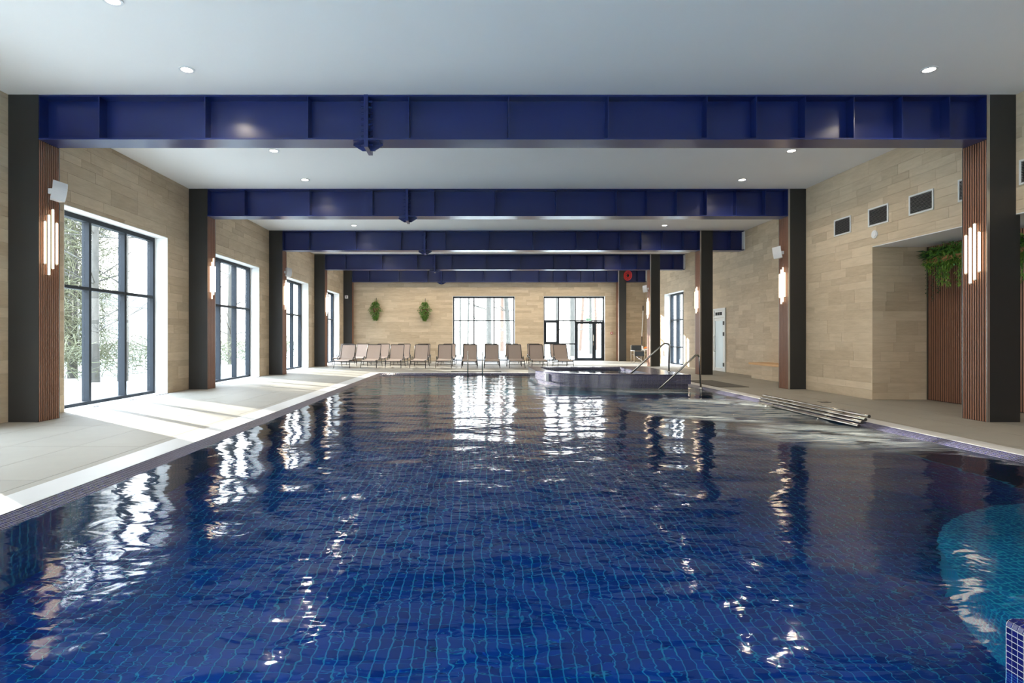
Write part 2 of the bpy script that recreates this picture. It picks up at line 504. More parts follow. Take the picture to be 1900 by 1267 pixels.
# right wall, near part: upper wall over the alcove, pier, alcove
ALC_Y, ALC_Z = 11.94, 3.20
PIER_Y = 14.80
wr = MB()
wr.box(XR + .012, XF + .25, YN, ALC_Y + .012, ALC_Z, ZC)
wr.box(XR + .012, XF + .25, ALC_Y + .012, PIER_Y, -0.1, ZC)
wr.box(XF + .06, XF + .45, YN, ALC_Y + .012, -0.1, ALC_Z)
wr = wr.build('wall_right', M['grout']); tag(wr, kind='structure')
sf = bx('soffit', M['plaster'], XR + .002, XF + .06, YN, ALC_Y + .012, ALC_Z - .012, ALC_Z, wr)
tile_skin(wr, lambda u0, u1, v0, v1, t: (XR - t, XR + .012, u0, u1, v0, v1), YN, PIER_Y, 0, ZC, [(YN, ALC_Y, 0, ALC_Z)], 170,
          lambda u, v: (XR, u, v), 13)
tile_skin(wr, lambda u0, u1, v0, v1, t: (u0, u1, ALC_Y - t, ALC_Y + .012, v0, v1), XR, XF, 0, ALC_Z - .012, [], 60,
          lambda u, v: (u, ALC_Y, v), 14)
# right wall, far part with one window
RW = (25.80, 28.40)
wr2 = MB()
wr2.box(XF + .012, XF + .46, PIER_Y - .1, RW[0], -0.1, ZC); wr2.box(XF + .012, XF + .46, RW[0], RW[1], 3.44, ZC)
wr2.box(XF + .012, XF + .46, RW[1], YF + .46, -0.1, ZC)
wr2 = wr2.build('wall_right_far', M['grout']); tag(wr2, kind='structure')
tile_skin(wr2, lambda u0, u1, v0, v1, t: (XF - t, XF + .012, u0, u1, v0, v1), PIER_Y, YF, 0, ZC, [(RW[0], RW[1], 0, 3.44)], 150,
          lambda u, v: (XF, u, v), 15)

# slatted cladding on the alcove's back wall
sp = bx('slat_backing', M['slat_back'], XF + .02, XF + .06, YN, ALC_Y, 0, ALC_Z - .012, wr)
yy = ALC_Y - .04
while yy > 1.0:
    bx('slat', M['slat'], XF + .013, XF + .02, yy - .022, yy, 0.01, ALC_Z - .013, wr)
    yy -= 0.0455

# ------------------------------------------------------------------ pool and floor
PX0, PX1, PY0, PY1 = -3.33, 5.93, -1.2, 20.72      # water edge
CO = 0.14                                         # mosaic lip
CW_L, CW_R = 0.37, 0.29
ZW = -0.06
DEPTH = 1.28
OX0, OX1, OY0, OY1 = PX0 - CO - CW_L, PX1 + .12 + CW_R, PY0 - CO - CW_L, PY1 + CO + 0.36   # outer coping line
fl = MB()
fl.box(XL - .16, OX0, YN, YF + .2, -0.25, -0.008); fl.box(OX1, XF + .1, YN, YF + .2, -0.25, -0.008)
fl.box(OX0, OX1, YN, OY0, -0.25, -0.008); fl.box(OX0, OX1, OY1, YF + .2, -0.25, -0.008)
fl = fl.build('floor', M['deck_grout']); tag(fl, kind='structure')
holes = [(OX0, OX1, OY0, OY1), (XR, 12, ALC_Y, PIER_Y)]
holes += [(LX0, LX1, y_, y_ + CD) for y_ in COLY] + [(RX0, RX1, y_, y_ + CD) for y_ in COLY]
tile_skin(fl, lambda u0, u1, v0, v1, t: (u0, u1, v0, v1, -0.008, 0.0 + t * .2), XL, XF, YN, YF, holes, 290,
          lambda u, v: (u, v, 0), 16, heights=(1.6,), lens=(0.7998,), joint=0.007, mat='deck', bond=0.0)

# coping: four white stone strips
cp = MB()
ix0, ix1, iy0, iy1 = PX0 - CO, PX1 + .12, PY0 - CO, PY1 + CO
cp.box(OX0, ix0, OY0, OY1, -.2, 0.001); cp.box(ix1, OX1, OY0, OY1, -.2, 0.001)
cp.box(ix0, ix1, OY0, iy0, -.2, 0.001); cp.box(ix0, ix1, iy1, OY1, -.2, 0.001)
cp = cp.build('trim_1', M['coping']); tag(cp, kind='structure')
# sloping mosaic lip down to the water
lp = MB()
A = [(ix0, iy0), (ix1, iy0), (ix1, iy1), (ix0, iy1)]
B = [(PX0, PY0), (PX1, PY0), (PX1, PY1), (PX0, PY1)]
for i in range(4):
    j = (i + 1) % 4
    p, q, r, s_ = A[i], A[j], B[j], B[i]
    lp.add([(p[0], p[1], -0.002), (q[0], q[1], -0.002), (r[0], r[1], ZW - .005), (s_[0], s_[1], ZW - .005)], [(0, 1, 2, 3)])
lp = lp.build('trim_2', M['mos']); tag(lp, kind='structure')
# basin
ZB = ZW - DEPTH
bs = MB()
g_ = 0.0
for i in range(4):
    j = (i + 1) % 4
    r, s_ = B[j], B[i]
    bs.add([(s_[0], s_[1], ZW - .004), (r[0], r[1], ZW - .004), (r[0], r[1], ZB - .05), (s_[0], s_[1], ZB - .05)], [(0, 1, 2, 3)])
bs = bs.build('pool_basin', M['mos_wall']); tag(bs, kind='structure')
pb = MB().box(PX0, PX1, PY0, PY1, ZB - .1, ZB - .006).build('pool_bed', M['pool_grout'], bs)
# floor tiles of the pool: the nearest 300 as single parts, the rest joined
PT = 0.0775; G2 = 0.0095
nx = int((PX1 - PX0) / PT); ny = int((15.0 - 0.6) / PT)
cells = []
for i in range(nx):
    for j in range(ny):
        cx, cy = PX0 + (i + .5) * PT, 0.6 + (j + .5) * PT
        cells.append((cx, cy))
cells.sort(key=lambda c: abs(c[0] - 0.2) * 0.35 + abs(c[1] - 3.7))
unit = cube(M['pool_tile']); hp = (PT - G2) / 2
for cx, cy in cells[:280]:
    bx('tile', M['pool_tile'], cx - hp, cx + hp, cy - hp, cy + hp, ZB - .006, ZB + rng.uniform(-.001, .001), bs)
mb = MB()
for cx, cy in cells[280:]:
    mb.box(cx - hp, cx + hp, cy - hp, cy + hp, ZB - .006, ZB + rng.uniform(-.001, .001), True)
o = mb.build('tile_field', M['pool_tile'], bs); o['kind'] = 'stuff'

lamp_u = emis('underwater_lamp_glass', (0.45, 0.85, 1.0), 0.5)
for k, x in enumerate((-2.2, -.4, 1.4, 4.4)):
    u = empty('underwater_lamp', (x, PY0 + .002, ZW - .55)); u.parent = bs
    MB().tube([(0, 0, 0), (0, .02, 0)], .11, 20).build('bezel', M['steel'], u)
    MB().tube([(0, .02, 0), (0, .024, 0)], .085, 20).build('lens', lamp_u, u)
    l = bpy.data.lights.new('underwater_light', 'AREA'); l.shape = 'DISK'; l.size = .18; l.energy = 95; l.color = (.55, .9, 1.0)
    o = bpy.data.objects.new('underwater_light', l); o.location = (0, .05, 0); o.rotation_euler = (R(68), 0, 0); link(o, u)

# curved underwater bench at the near right
def ring(cx, cy, r0, r1, a0, a1, n=40):
    return [(cx + r1 * cos(a0 + (a1 - a0) * i / n), cy + r1 * sin(a0 + (a1 - a0) * i / n)) for i in range(n + 1)] + \
           [(cx + r0 * cos(a1 - (a1 - a0) * i / n), cy + r0 * sin(a1 - (a1 - a0) * i / n)) for i in range(n + 1)]
BC = (5.35, 2.85)
st = MB()
poly = [p for p in ring(BC[0], BC[1], 1.25, 2.35, R(75), R(215))]
n_ = len(poly)
zt = ZW - 0.62
half = n_ // 2
vs = [(x, y, zt) for x, y in poly]
fs = [(i, i + 1, n_ - 2 - i, n_ - 1 - i) for i in range(half - 1)]
st.add(vs, [f[::-1] for f in fs])
st.add([(x, y, ZB) for x, y in poly] + [(x, y, zt) for x, y in poly], [(i, (i + 1) % n_, n_ + (i + 1) % n_, n_ + i) for i in range(n_)])
st = st.build('step', M['mos_step'], bs)

# water surface with the tub cut out is not needed: the tub stands over it
wt = MB()
NX, NY = 2, 2
wt.add([(PX0, PY0, ZW), (PX1, PY0, ZW), (PX1, PY1, ZW), (PX0, PY1, ZW)], [(0, 1, 2, 3)])
wt = wt.build('pool_water', M['water'])
tag(wt, 'rippling dark blue water filling the long swimming pool', 'water', kind='stuff')

# ------------------------------------------------------------------ windows and doors
def opening(name, axis, plane, sgn, u0, u1, z1, mull, rails, frame_d=0.30, sub=None, port=True):
    """axis 'x': wall plane is x = plane and u runs along y; outward = sgn"""
    w = empty(name, (0, 0, 0)); tag(w, kind='structure')
    def B_(nm, mat, a0, a1, d0, d1, za, zb, par=w):
        p, q = plane + sgn * d0, plane + sgn * d1
        if axis == 'x': return bx(nm, M[mat], min(p, q), max(p, q), a0, a1, za, zb, par)
        return bx(nm, M[mat], a0, a1, min(p, q), max(p, q), za, zb, par)
    # white reveals
    B_('reveal', 'reveal', u0 - .0, u0 + .012, 0.003, frame_d + .16, 0, z1)
    B_('reveal', 'reveal', u1 - .012, u1, 0.003, frame_d + .16, 0, z1)
    B_('reveal', 'reveal', u0, u1, 0.003, frame_d + .16, z1 - .012, z1)
    B_('sill', 'reveal', u0, u1, 0.0, frame_d + .16, -0.02, 0.004)
    fd0, fd1, fw = frame_d, frame_d + .14, 0.07
    a, b = u0 + .012, u1 - .012; zt = z1 - .012; zb = 0.004
    B_('frame', 'frame', a, a + fw, fd0, fd1, zb, zt); B_('frame', 'frame', b - fw, b, fd0, fd1, zb, zt)
    B_('frame', 'frame', a + fw, b - fw, fd0, fd1, zt - fw - .02, zt); B_('frame', 'frame', a + fw, b - fw, fd0, fd1, zb, zb + .06)
    for mu in mull: B_('mullion', 'frame', mu - .035, mu + .035, fd0, fd1, zb + .06, zt - fw - .02)
    us = [a + fw] + [m_ for m_ in mull] + [b - fw]
    for ra in rails: 
        B_('transom', 'frame', ra[0], ra[1], fd0 + .005, fd1 - .01, ra[2] - .03, ra[2] + .03)
    for i in range(len(us) - 1):
        pa = us[i] + (.035 if i else 0); pz = us[i + 1] - (.035 if i < len(us) - 2 else 0)
        zz = [zb + .06] + sorted(r[2] for r in rails if r[0] <= pa + .05 and r[1] >= pz - .05) + [zt - fw - .02]
        for k in range(len(zz) - 1):
            if sub and sub(pa, pz, zz[k], zz[k + 1]): continue
            B_('pane', 'glass', pa, pz, fd0 + .09, fd0 + .098, zz[k], zz[k + 1])
    if port:
        cu = (u0 + u1) / 2; pc = plane + sgn * (frame_d + .15)
        if axis == 'x': portal('daylight_portal', (pc, cu, z1 / 2), (R(90), 0, R(-90) if sgn < 0 else R(90)), u1 - u0, z1)
        else: portal('daylight_portal', (cu, pc, z1 / 2), (R(90), 0, 0 if sgn < 0 else R(180)), u1 - u0, z1)
    return w, B_

for i, (a, b) in enumerate(LWIN):
    L = b - a
    opening('window_%d' % (i + 1), 'x', XL, -1, a, b, WIN_Z, [a + L / 3, a + 2 * L / 3], [(a, b, 2.24)])
    # slot drain in front of each tall window
    if i >= 1:
        g = bx('slot_drain', M['dark'], XL + .01, XL + .055, a + .05, b - .05, -.004, 0.003)
        g['kind'] = 'structure'
opening('window_7', 'x', XF, 1, RW[0], RW[1], 3.44, [RW[0] + .9, RW[0] + 1.75], [(RW[0], RW[1], 2.15), (RW[0], RW[1], .84)])
for k, (a, b) in enumerate(NW):
    opening('window_%d' % (10 + k), 'y', YN, -1, a, b, 3.63, [a + 1.13, a + 2.27], [(a, b, 2.24)], 0.18)
a, b = FW[0]
opening('window_8', 'y', YF, 1, a, b, 3.60, [a + 1.18, a + 2.30], [(a, b, 2.24)], 0.18)
a, b = FW[1]
X1, X2 = a + .87, a + 1.80
def cut(p, q, z0, z1): return (p < X1 - .1 and abs(z1 - 2.24) < .01 and z0 > .5) or (p > X2 - .1 and z1 < 2.3)
w9, B9 = opening('window_9', 'y', YF, 1, a, b, 3.60, [X1, X2], [(a, b, 2.24), (a, X2, .94)], 0.18, sub=cut)
# opening sash in window_9
sa, sb, sz0, sz1 = a + .085, X1 - .035, .97, 2.21
for nm, q in (('sash', (sa, sa + .09, sz0, sz1)), ('sash', (sb - .09, sb, sz0, sz1)), ('sash', (sa, sb, sz0, sz0 + .09)), ('sash', (sa, sb, sz1 - .09, sz1))):
    B9(nm, 'frame', q[0], q[1], .16, .27, q[2], q[3])
B9('pane', 'glass', sa + .09, sb - .09, .22, .228, sz0 + .09, sz1 - .09)
B9('handle', 'steel', sb - .055, sb - .035, .13, .16, 1.52, 1.66)
# glazed double door in that opening
dr = empty('door_1', (X2 + .035, YF + .16, 0)); tag(dr, kind='structure')
DW = (b - .012 - .07) - (X2 + .035)
d0 = .008; split = DW * 0.67
def leaf(x0, x1, nm):
    l = bx(nm, M['frame'], x0, x0 + .10, -.02, .09, .02, 2.20, dr)
    bx('stile', M['frame'], x1 - .10, x1, -.02, .09, .02, 2.20, dr)
    bx('rail', M['frame'], x0 + .10, x1 - .10, -.02, .09, .02, .16, dr)
    bx('rail', M['frame'], x0 + .10, x1 - .10, -.02, .09, 2.06, 2.20, dr)
    bx('pane', M['glass'], x0 + .10, x1 - .10, .03, .038, .16, 2.06, dr)
leaf(0, split, 'stile'); leaf(split + .005, DW, 'stile')
hd = MB().tube([(split - .05, -.02, 1.10), (split - .05, -.08, 1.10), (split - .05, -.08, 1.45), (split - .05, -.02, 1.45)], .012).build('door_handle', M['steel'], dr)
bx('lock_plate', M['steel'], split - .07, split - .03, -.028, -.02, .85, 1.02, dr)

es = empty('exit_sign', ((1093 - VX) * YF / F, YF - .01, 2.235))
tag(es, 'small pale green exit sign above the glazed far door', 'sign')
bx('box', M['white'], -.15, .15, 0.10, .15, -.02, .13, es)
bx('face', M['exit'], -.14, .14, .095, .1, -.012, .122, es)
# running figure and arrow on the sign
fig = MB()
fig.box(-.02, .02, .09, .096, .03, .075); fig.tube([(0, .093, .088), (0.001, .093, .104)], .011, 6)
fig.tube([(-.01, .093, .035), (-.045, .093, .0)], .007, 4); fig.tube([(.01, .093, .035), (.035, .093, .015), (.03, .093, -.005)], .007, 4)
fig.box(.06, .11, .09, .096, .045, .062); fig.add([(.1, .092, .03), (.13, .092, .053), (.1, .092, .078)], [(0, 1, 2)])
fig.build('running_figure', M['white'], es)

# white glazed service door on the right wall
dr2 = empty('door_2', (XF - .002, 21.43, 0)); tag(dr2, kind='structure')
DWd = 1.05
for q in ((0, .07), (DWd - .07, DWd)): bx('frame', M['whitemetal'], -.05, 0, q[0], q[1], 0, 2.42, dr2)
bx('frame', M['whitemetal'], -.05, 0, .07, DWd - .07, 2.35, 2.42, dr2)
bx('transom', M['whitemetal'], -.05, 0, .07, DWd - .07, 2.05, 2.12, dr2)
bx('transom_panel', M['whitemetal'], -.03, 0, .07, DWd - .07, 2.12, 2.35, dr2)
for k in range(3): bx('vent_slot', M['dark'], -.036, -.03, .30 + k * .2, .47 + k * .2, 2.15, 2.27, dr2)
for q in ((.08, .17), (DWd - .17, DWd - .08)): bx('stile', M['whitemetal'], -.045, 0, q[0], q[1], .01, 2.04, dr2)
bx('rail', M['whitemetal'], -.045, 0, .17, DWd - .17, .01, .14, dr2); bx('rail', M['whitemetal'], -.045, 0, .17, DWd - .17, 1.94, 2.04, dr2)
bx('pane', M['frosted'], -.03, 0, .17, DWd - .17, .14, 1.94, dr2)  # opaque pane; the lit room behind is put into its pale blue colour
for z_ in (1.84, 1.43, .27): bx('hinge', M['rubber'], -.07, -.045, .055, .14, z_ - .07, z_ + .07, dr2)
MB().tube([(-.05, DWd - .2, .75), (-.1, DWd - .2, .75), (-.1, DWd - .2, 1.35), (-.05, DWd - .2, 1.35)], .014).build('door_handle', M['steel'], dr2)

# ------------------------------------------------------------------ columns
ORD = ['nearest', 'second nearest', 'third nearest', 'fourth nearest', 'farthest']
def column(i, side):
    y0 = COLY[i]
    x0, x1 = (LX0, LX1) if side < 0 else (RX0, RX1)
    c = empty('column', ((x0 + x1) / 2, y0, 0))
    tag(c, '%s of the five graphite columns along the %s side of the pool hall' % (ORD[i], 'window' if side < 0 else 'alcove'), 'column',
        'graphite columns with slatted wooden faces', 'thing')
    h = (x1 - x0) / 2
    body = bx('shaft', M['black'], -h + (.045 if side > 0 else 0), h - (.045 if side < 0 else 0), 0, CD, 0.0, ZC - .002, c)
    if side > 0 and i == 0: bx('lower_casing', M['black'], h, h + .065, 0, CD, 0.0, ALC_Z - .02, c)
    f = -side                          # direction the slatted face looks in
    xs = f * h
    a, b = sorted((xs - f * .045, xs - f * .007)); bx('slat_backing', M['slat_back'], a, b, 0.008, CD - .008, 0.0, ZC - .002, c)
    a, b = sorted((xs - f * .045, xs)); 
    bx('edge_trim', M['trim'] if side > 0 else M['black'], a, b, -.001, .007, 0.0, ZC - .002, c)
    bx('edge_trim', M['trim'], a, b, CD - .007, CD, 0.0, ZC - .002, c)
    top = 4.338
    n = 10; pit = (CD - .02) / n
    a, b = sorted((xs - f * .007, xs))
    for k in range(n):
        ya = .012 + k * pit
        bx('slat', M['slat'], a, b, ya + .006, ya + pit - .017, 0.004, top, c)
    return c
for i in range(5):
    column(i, -1); column(i, 1)

# ------------------------------------------------------------------ beams
STIFF = [-5.77, -4.14, -2.56, -1.01, .53, 2.06, 3.58, 4.34, 5.09, 5.84, 6.58, 7.31]
bolt_me = MB().tube([(-.028, 0, 0), (.028, 0, 0)], .017, 6).mesh('bolt', M['blue'])
def beam(i):
    y0 = COLY[i] + .004; ext = i >= 2
    sx = (-1.663, -1.69, -1.73, -1.78, -1.80)[i]
    b = empty('steel_beam', (sx, y0, 4.34))
    tag(b, '%s of the blue painted steel beams spanning above the pool' % ORD[i], 'beam', 'blue steel beams under the ceiling', 'thing')
    H = ZC - 4.34 - .003; D = .40; yw = .20
    segs = [(LX1 - sx, RX0 - sx)] + ([(RX1 - sx, XF - .03 - sx)] if ext else [])
    for (xa, xb) in segs:
        bx('web', M['blue'], xa + .002, xb - .002, yw - .008, yw + .008, .025, H - .025, b)
        bx('flange', M['blue'], xa + .002, xb - .002, 0, D, 0, .025, b)
        bx('flange', M['blue'], xa + .002, xb - .002, 0, D, H - .025, H, b)
    for X in STIFF + ([8.95] if ext else []):
        X -= sx
        bx('stiffener', M['blue'], X - .007, X + .007, .006, yw - .008, .025, H - .025, b)
        bx('stiffener', M['blue'], X - .007, X + .007, yw + .008, D - .006, .025, H - .025, b)
    if ext:
        bx('end_plate', M['reveal'], XF - .03 - sx, XF - .003 - sx, -.0, D + .0, 0.0, H, b)
    for xe in (LX1 - sx + .004, RX0 - sx - .004): bx('end_plate', M['blue'], xe - .003, xe + .003, 0.004, D, .025, H - .025, b)
    # bolted splice
    bx('splice_plate', M['blue'], -.033, -.001, -.012, D + .012, -.115, H, b)
    bx('splice_plate', M['blue'], .001, .033, -.012, D + .012, -.115, H, b)
    for s_ in (-1, 1):
        g = MB()
        P = [(.033, -.002), (.23, -.002), (.235, -.03), (.09, -.115), (.033, -.115)]
        vs = [(s_ * p, yw - .01, q) for p, q in P] + [(s_ * p, yw + .01, q) for p, q in P]
        n = len(P)
        g.add(vs, [tuple(range(n)), tuple(range(n, 2 * n))[::-1]] + [(k, (k + 1) % n, n + (k + 1) % n, n + k) for k in range(n)])
        g.box(min(s_ * .033, s_ * .20), max(s_ * .033, s_ * .20), .03, D - .03, -.012, -.001)
        g.build('gusset', M['blue'], b)
        for k in range(7):
            zz = .075 + k * (H - .15) / 6
            o = bpy.data.objects.new('bolt', bolt_me); o.location = (s_ * .060, .075, zz); link(o, b)
        for yy in (.075, D - .075):
            o = bpy.data.objects.new('bolt', bolt_me); o.location = (s_ * .060, yy, -.06); link(o, b)
    return b
for i in range(5): beam(i)

# ------------------------------------------------------------------ ceiling downlights
def ring_mesh(r0, r1, z0, z1, n=24):
    m_ = MB(); vs = []
    for k in range(n):
        a = 2 * pi * k / n; c_, s_ = cos(a), sin(a)
        vs += [(r1 * c_, r1 * s_, z1), (r1 * c_, r1 * s_, z0), (r0 * c_, r0 * s_, z0), (r0 * c_, r0 * s_, z1)]
    fs = []
    for k in range(n):
        a, b = 4 * k, 4 * ((k + 1) % n)
        for q in range(4): fs.append((a + q, a + (q + 1) % 4, b + (q + 1) % 4, b + q))
    return m_.add(vs, fs)
def disc(r, z, n=24): return MB().add([(r * cos(2 * pi * k / n), r * sin(2 * pi * k / n), z) for k in range(n)], [tuple(range(n))[::-1]])
ring_me = ring_mesh(.075, .105, -.010, 0).mesh('trim_ring', M['white'])
disc_me = disc(.075, -.006).mesh('diffuser', M['led'])
LWORDS = []
def downlight(x, y, label, grp):
    d = empty('ceiling_downlight', (x, y, ZC - .0005)); tag(d, label, 'downlight', grp)
    link(bpy.data.objects.new('trim_ring', ring_me), d); link(bpy.data.objects.new('diffuser', disc_me), d)
    l = bpy.data.lights.new('downlight_lamp', 'AREA'); l.shape = 'DISK'; l.size = .15; l.energy = DOWN_W; l.color = (1.0, .86, .68)
    l.spread = R(145)
    o = bpy.data.objects.new('downlight_lamp', l); o.location = (0, 0, -.02); link(o, d)
bay = [('ahead of', 'nearest', (2.9, 6.32, 7.95)), ('behind', 'nearest', (11.40, 13.50)), ('behind', 'second', (17.0, 19.0)), ('behind', 'third', (22.6, 24.7)), ('behind', 'fourth', (28.2,))]
for w1, w2, ys in bay:
    for k, y_ in enumerate(ys):
        for sx, sn in ((-4.0, 'window'), (6.33, 'alcove')):
            pos = {3: ('far before', 'midway before', 'just before')[k] if len(ys) == 3 else '', 2: ('just past', 'well past')[k] if len(ys) == 2 else '', 1: 'past'}[len(ys)]
            downlight(sx, y_, 'round downlight on the %s side of the ceiling, %s the %s blue beam' % (sn, pos, w2), 'recessed ceiling downlights in two rows')
for k in range(7):
    downlight(-4.2 + k * 1.72, 30.0, 'round downlight between the two farthest blue beams, %s from the window side' % ('first', 'second', 'third', 'fourth', 'fifth', 'sixth', 'seventh')[k], 'downlights across the far end')

# ------------------------------------------------------------------ wall sconces
def sconce(i, side):
    xs = LX1 if side < 0 else RX0
    f = -side
    zc = 2.80 if side < 0 else 2.66
    w = empty('wall_sconce', (xs, COLY[i] + .19 + (.0 if side < 0 else .01), zc))
    tag(w, 'warm four tube wall light on the %s column of the %s side' % (ORD[i].replace(' nearest', '') if i else 'nearest', 'window' if side < 0 else 'alcove'), 'wall lamp',
        'four tube wall lights on the columns')
    spec = [(-.115, .65, -.03), (-.035, .93, -.055), (.05, .93, .05), (.135, .65, -.01)]
    if side > 0: spec = [(-.115, .61, -.03), (-.035, .87, -.02), (.045, .87, -.07), (.125, .60, -.04)][::1]
    for dy, L, dz in spec:
        tb = MB().tube([(0, 0, -L / 2), (0, 0, L / 2)], .0165, 12, smooth_ok) if False else MB().tube([(0, 0, -L / 2), (0, 0, L / 2)], .0165, 12)
        t_ = tb.build('light_tube', M['lamp'], w, (f * .045, dy, dz), True)
        for s_ in (-1, 1):
            MB().tube([(0, 0, s_ * L / 2), (0, 0, s_ * (L / 2 + .018))], .013, 8).build('end_cap', M['tube_end'], t_)
        for s_ in (-1, 1):
            zq = s_ * (L / 2 + .008); bx('bracket', M['tube_end'], min(-f * .045, 0), max(-f * .045, 0), -.005, .005, zq - .005, zq + .005, t_)
for i in range(4):
    sconce(i, -1); sconce(i, 1)

# ------------------------------------------------------------------ loudspeakers on the slatted faces
def speaker(x, y, z, side, turn, label):
    f = -side
    w = empty('wall_speaker', (x, y, z), 0); tag(w, label, 'speaker', 'white wall loudspeakers')
    # bracket
    bx('bracket', M['white'], min(0, f * .06), max(0, f * .06), -.025, .025, -.04, .04, w)
    # curved cabinet: profile bowed backwards, extruded
    cab = MB(); prof = []
    n = 8
    for k in range(n + 1):
        zz = -.155 + .31 * k / n; bow = -.035 * (1 - (2 * k / n - 1) ** 2)
        prof.append((bow, zz))
    fr_ = [(-.10, bow, zz) for bow, zz in prof]; fr2 = [(.10, bow, zz) for bow, zz in prof]
    bk = [(-.065, .13 + bow * 1.0, zz * .86) for bow, zz in prof]; bk2 = [(.065, .13 + bow * 1.0, zz * .86) for bow, zz in prof]
    rows = [bk, fr_, fr2, bk2]
    m_ = n + 1
    vs = [(p[0], p[1] * -1 * -1, p[2]) for r in rows for p in r]
    fs = []
    for a in range(4):
        b = (a + 1) % 4
        if a == 1: continue
        for k in range(n): fs.append((a * m_ + k, b * m_ + k, b * m_ + k + 1, a * m_ + k + 1))
    fs += [(0, m_, 2 * m_, 3 * m_), (n, m_ + n, 2 * m_ + n, 3 * m_ + n)[::-1]]
    cab.add(vs, fs)
    yaw = turn; c = cab.build('cabinet', M['white'], w, (f * .17, -.02, 0)); c.rotation_euler = (R(-8), R(10) * -side, yaw)
    gr = MB().sheet([[(-.10, p[0] + .002, p[1]) for p in prof], [(.10, p[0] + .002, p[1]) for p in prof]]).build('grille', M['grillgrey'], c)
speaker(LX1, 8.99, 3.60, -1, R(52), 'white curved loudspeaker above the wall light of the nearest window side column')
speaker(LX1, 20.12, 3.60, -1, R(52), 'white curved loudspeaker above the wall light of the third window side column')
speaker(RX0, 14.54, 3.46, 1, R(-40), 'white curved loudspeaker above the wall light of the second alcove side column')
speaker(RX0, 25.78, 3.50, 1, R(-40), 'white curved loudspeaker above the wall light of the fourth alcove side column')

# ------------------------------------------------------------------ air vents, sensors
for k, yc in enumerate((12.90, 11.76, 10.63, 9.52, 8.42)):
    v = empty('air_vent', (XR - .003, yc, 3.81))
    nm = ['farthest', 'second farthest', 'middle', 'fourth farthest', 'nearest'][k]
    tag(v, '%s of the five framed air vents high on the alcove wall' % nm, 'vent', 'louvred air vents above the alcove')
    w2, h2 = .29, .19
    for q in ((-w2, w2, -h2, -h2 + .028), (-w2, w2, h2 - .028, h2), (-w2, -w2 + .028, -h2 + .028, h2 - .028), (w2 - .028, w2, -h2 + .028, h2 - .028)):
        bx('frame', M['whitemetal'], -.015, 0, q[0], q[1], q[2], q[3], v)
    bx('backing', M['dark'], -.002, 0, -w2 + .028, w2 - .028, -h2 + .028, h2 - .028, v)
    for j in range(13):
        zz = -h2 + .042 + j * .0248
        sl = MB().add([(-.013, -w2 + .03, -.007), (-.013, w2 - .03, -.007), (-.003, w2 - .03, .006), (-.003, -w2 + .03, .006),
                       (-.013, -w2 + .03, -.004), (-.013, w2 - .03, -.004), (-.003, w2 - .03, .009), (-.003, -w2 + .03, .009)],
                      [(0, 1, 2, 3), (4, 7, 6, 5), (0, 4, 5, 1), (3, 2, 6, 7), (0, 3, 7, 4), (1, 5, 6, 2)])
        if j == 0 and k == 0: slat_me = sl.mesh('louvre', M['trim'])
        o = bpy.data.objects.new('louvre', slat_me); o.location = (0, 0, zz); link(o, v)

sn = empty('wall_sensor', (XR - .002, 11.86, 3.44)); tag(sn, 'small round white sensor on the wall just below the vents', 'sensor')
d_ = MB()
for (r_, x_) in ((.085, 0),): d_.tube([(0, 0, 0), (-.02, 0, 0)], .085, 20)
d_.build('base', M['white'], sn); MB().tube([(-.02, 0, 0), (-.03, 0, 0)], .06, 20).build('cap', M['white'], sn)

cb = empty('square_sensor', ((643 - VX) * 31.23 / F, 31.236, 1.3 + 75 * 31.23 / F)); tag(cb, 'small white square sensor box on the farthest window side column', 'sensor')
bx('box', M['white'], -.085, .085, -.05, 0, -.085, .085, cb); MB().tube([(0, -.05, 0), (0, -.062, 0)], .028, 12).build('lens', M['rubber'], cb)

fa = empty('fire_call_point', ((1134.5 - VX) * YF / F, YF - .003, 1.3 + 8 * YF / F)); tag(fa, 'small red fire call point on the tiled wall beside the far door', 'alarm')
bx('housing', M['red'], -.055, .055, -.04, 0, -.055, .055, fa); bx('press_plate', M['white'], -.03, .03, -.044, -.04, -.03, .03, fa)

rc = empty('red_hose_coil', (RX1 + .06, 31.05, 1.3 + 114 * 31.23 / F)); tag(rc, 'bright red coil half hidden at the top of the farthest alcove side column', 'hose')
def torus(m_, R_, r_, y, n=28):
    pts = [(R_ * cos(2 * pi * k / n), y, R_ * sin(2 * pi * k / n)) for k in range(n + 1)]
    m_.tube(pts, r_, 6, False)
bx('backplate', M['rubber'], -.16, .16, -.02, .0, -.16, .16, rc)
for R_, yy in ((.25, -.05), (.18, -.06), (.11, -.05)):
    m_ = MB(); torus(m_, R_, .021, yy); m_.build('coil', M['red'], rc, smooth=True)
bx('hub', M['rubber'], -.05, .05, -.08, -.02, -.05, .05, rc); rc.rotation_euler = (0, 0, R(-50))

# ------------------------------------------------------------------ whirlpool tub
def curve_pts():
    P = [(1.84, 17.2), (1.90, 16.85), (2.02, 16.5), (2.2, 16.15), (2.45, 15.86), (2.8, 15.62), (3.25, 15.45), (3.9, 15.33), (4.7, 15.27), (5.78, 15.25)]
    return P
front = curve_pts()
outer = [(1.84, 19.5)] + front + [(5.78, 19.5)]
inner = [(2.2, 19.1), (2.22, 17.35), (2.32, 16.9), (2.5, 16.5), (2.75, 16.15), (3.1, 15.93), (3.6, 15.8), (4.2, 15.75), (4.85, 15.74), (4.85, 19.1)]
ZT, ZLIP = .307, .057
tub = empty('whirlpool_tub', (3.8, 17.3, ZW - .05)); tag(tub, 'raised whirlpool tub clad in dark blue mosaic at the far end of the pool', 'hot tub')
def shift(v): return [(p[0] - 3.8, p[1] - 17.3, p[2] - (ZW - .05)) for p in v]
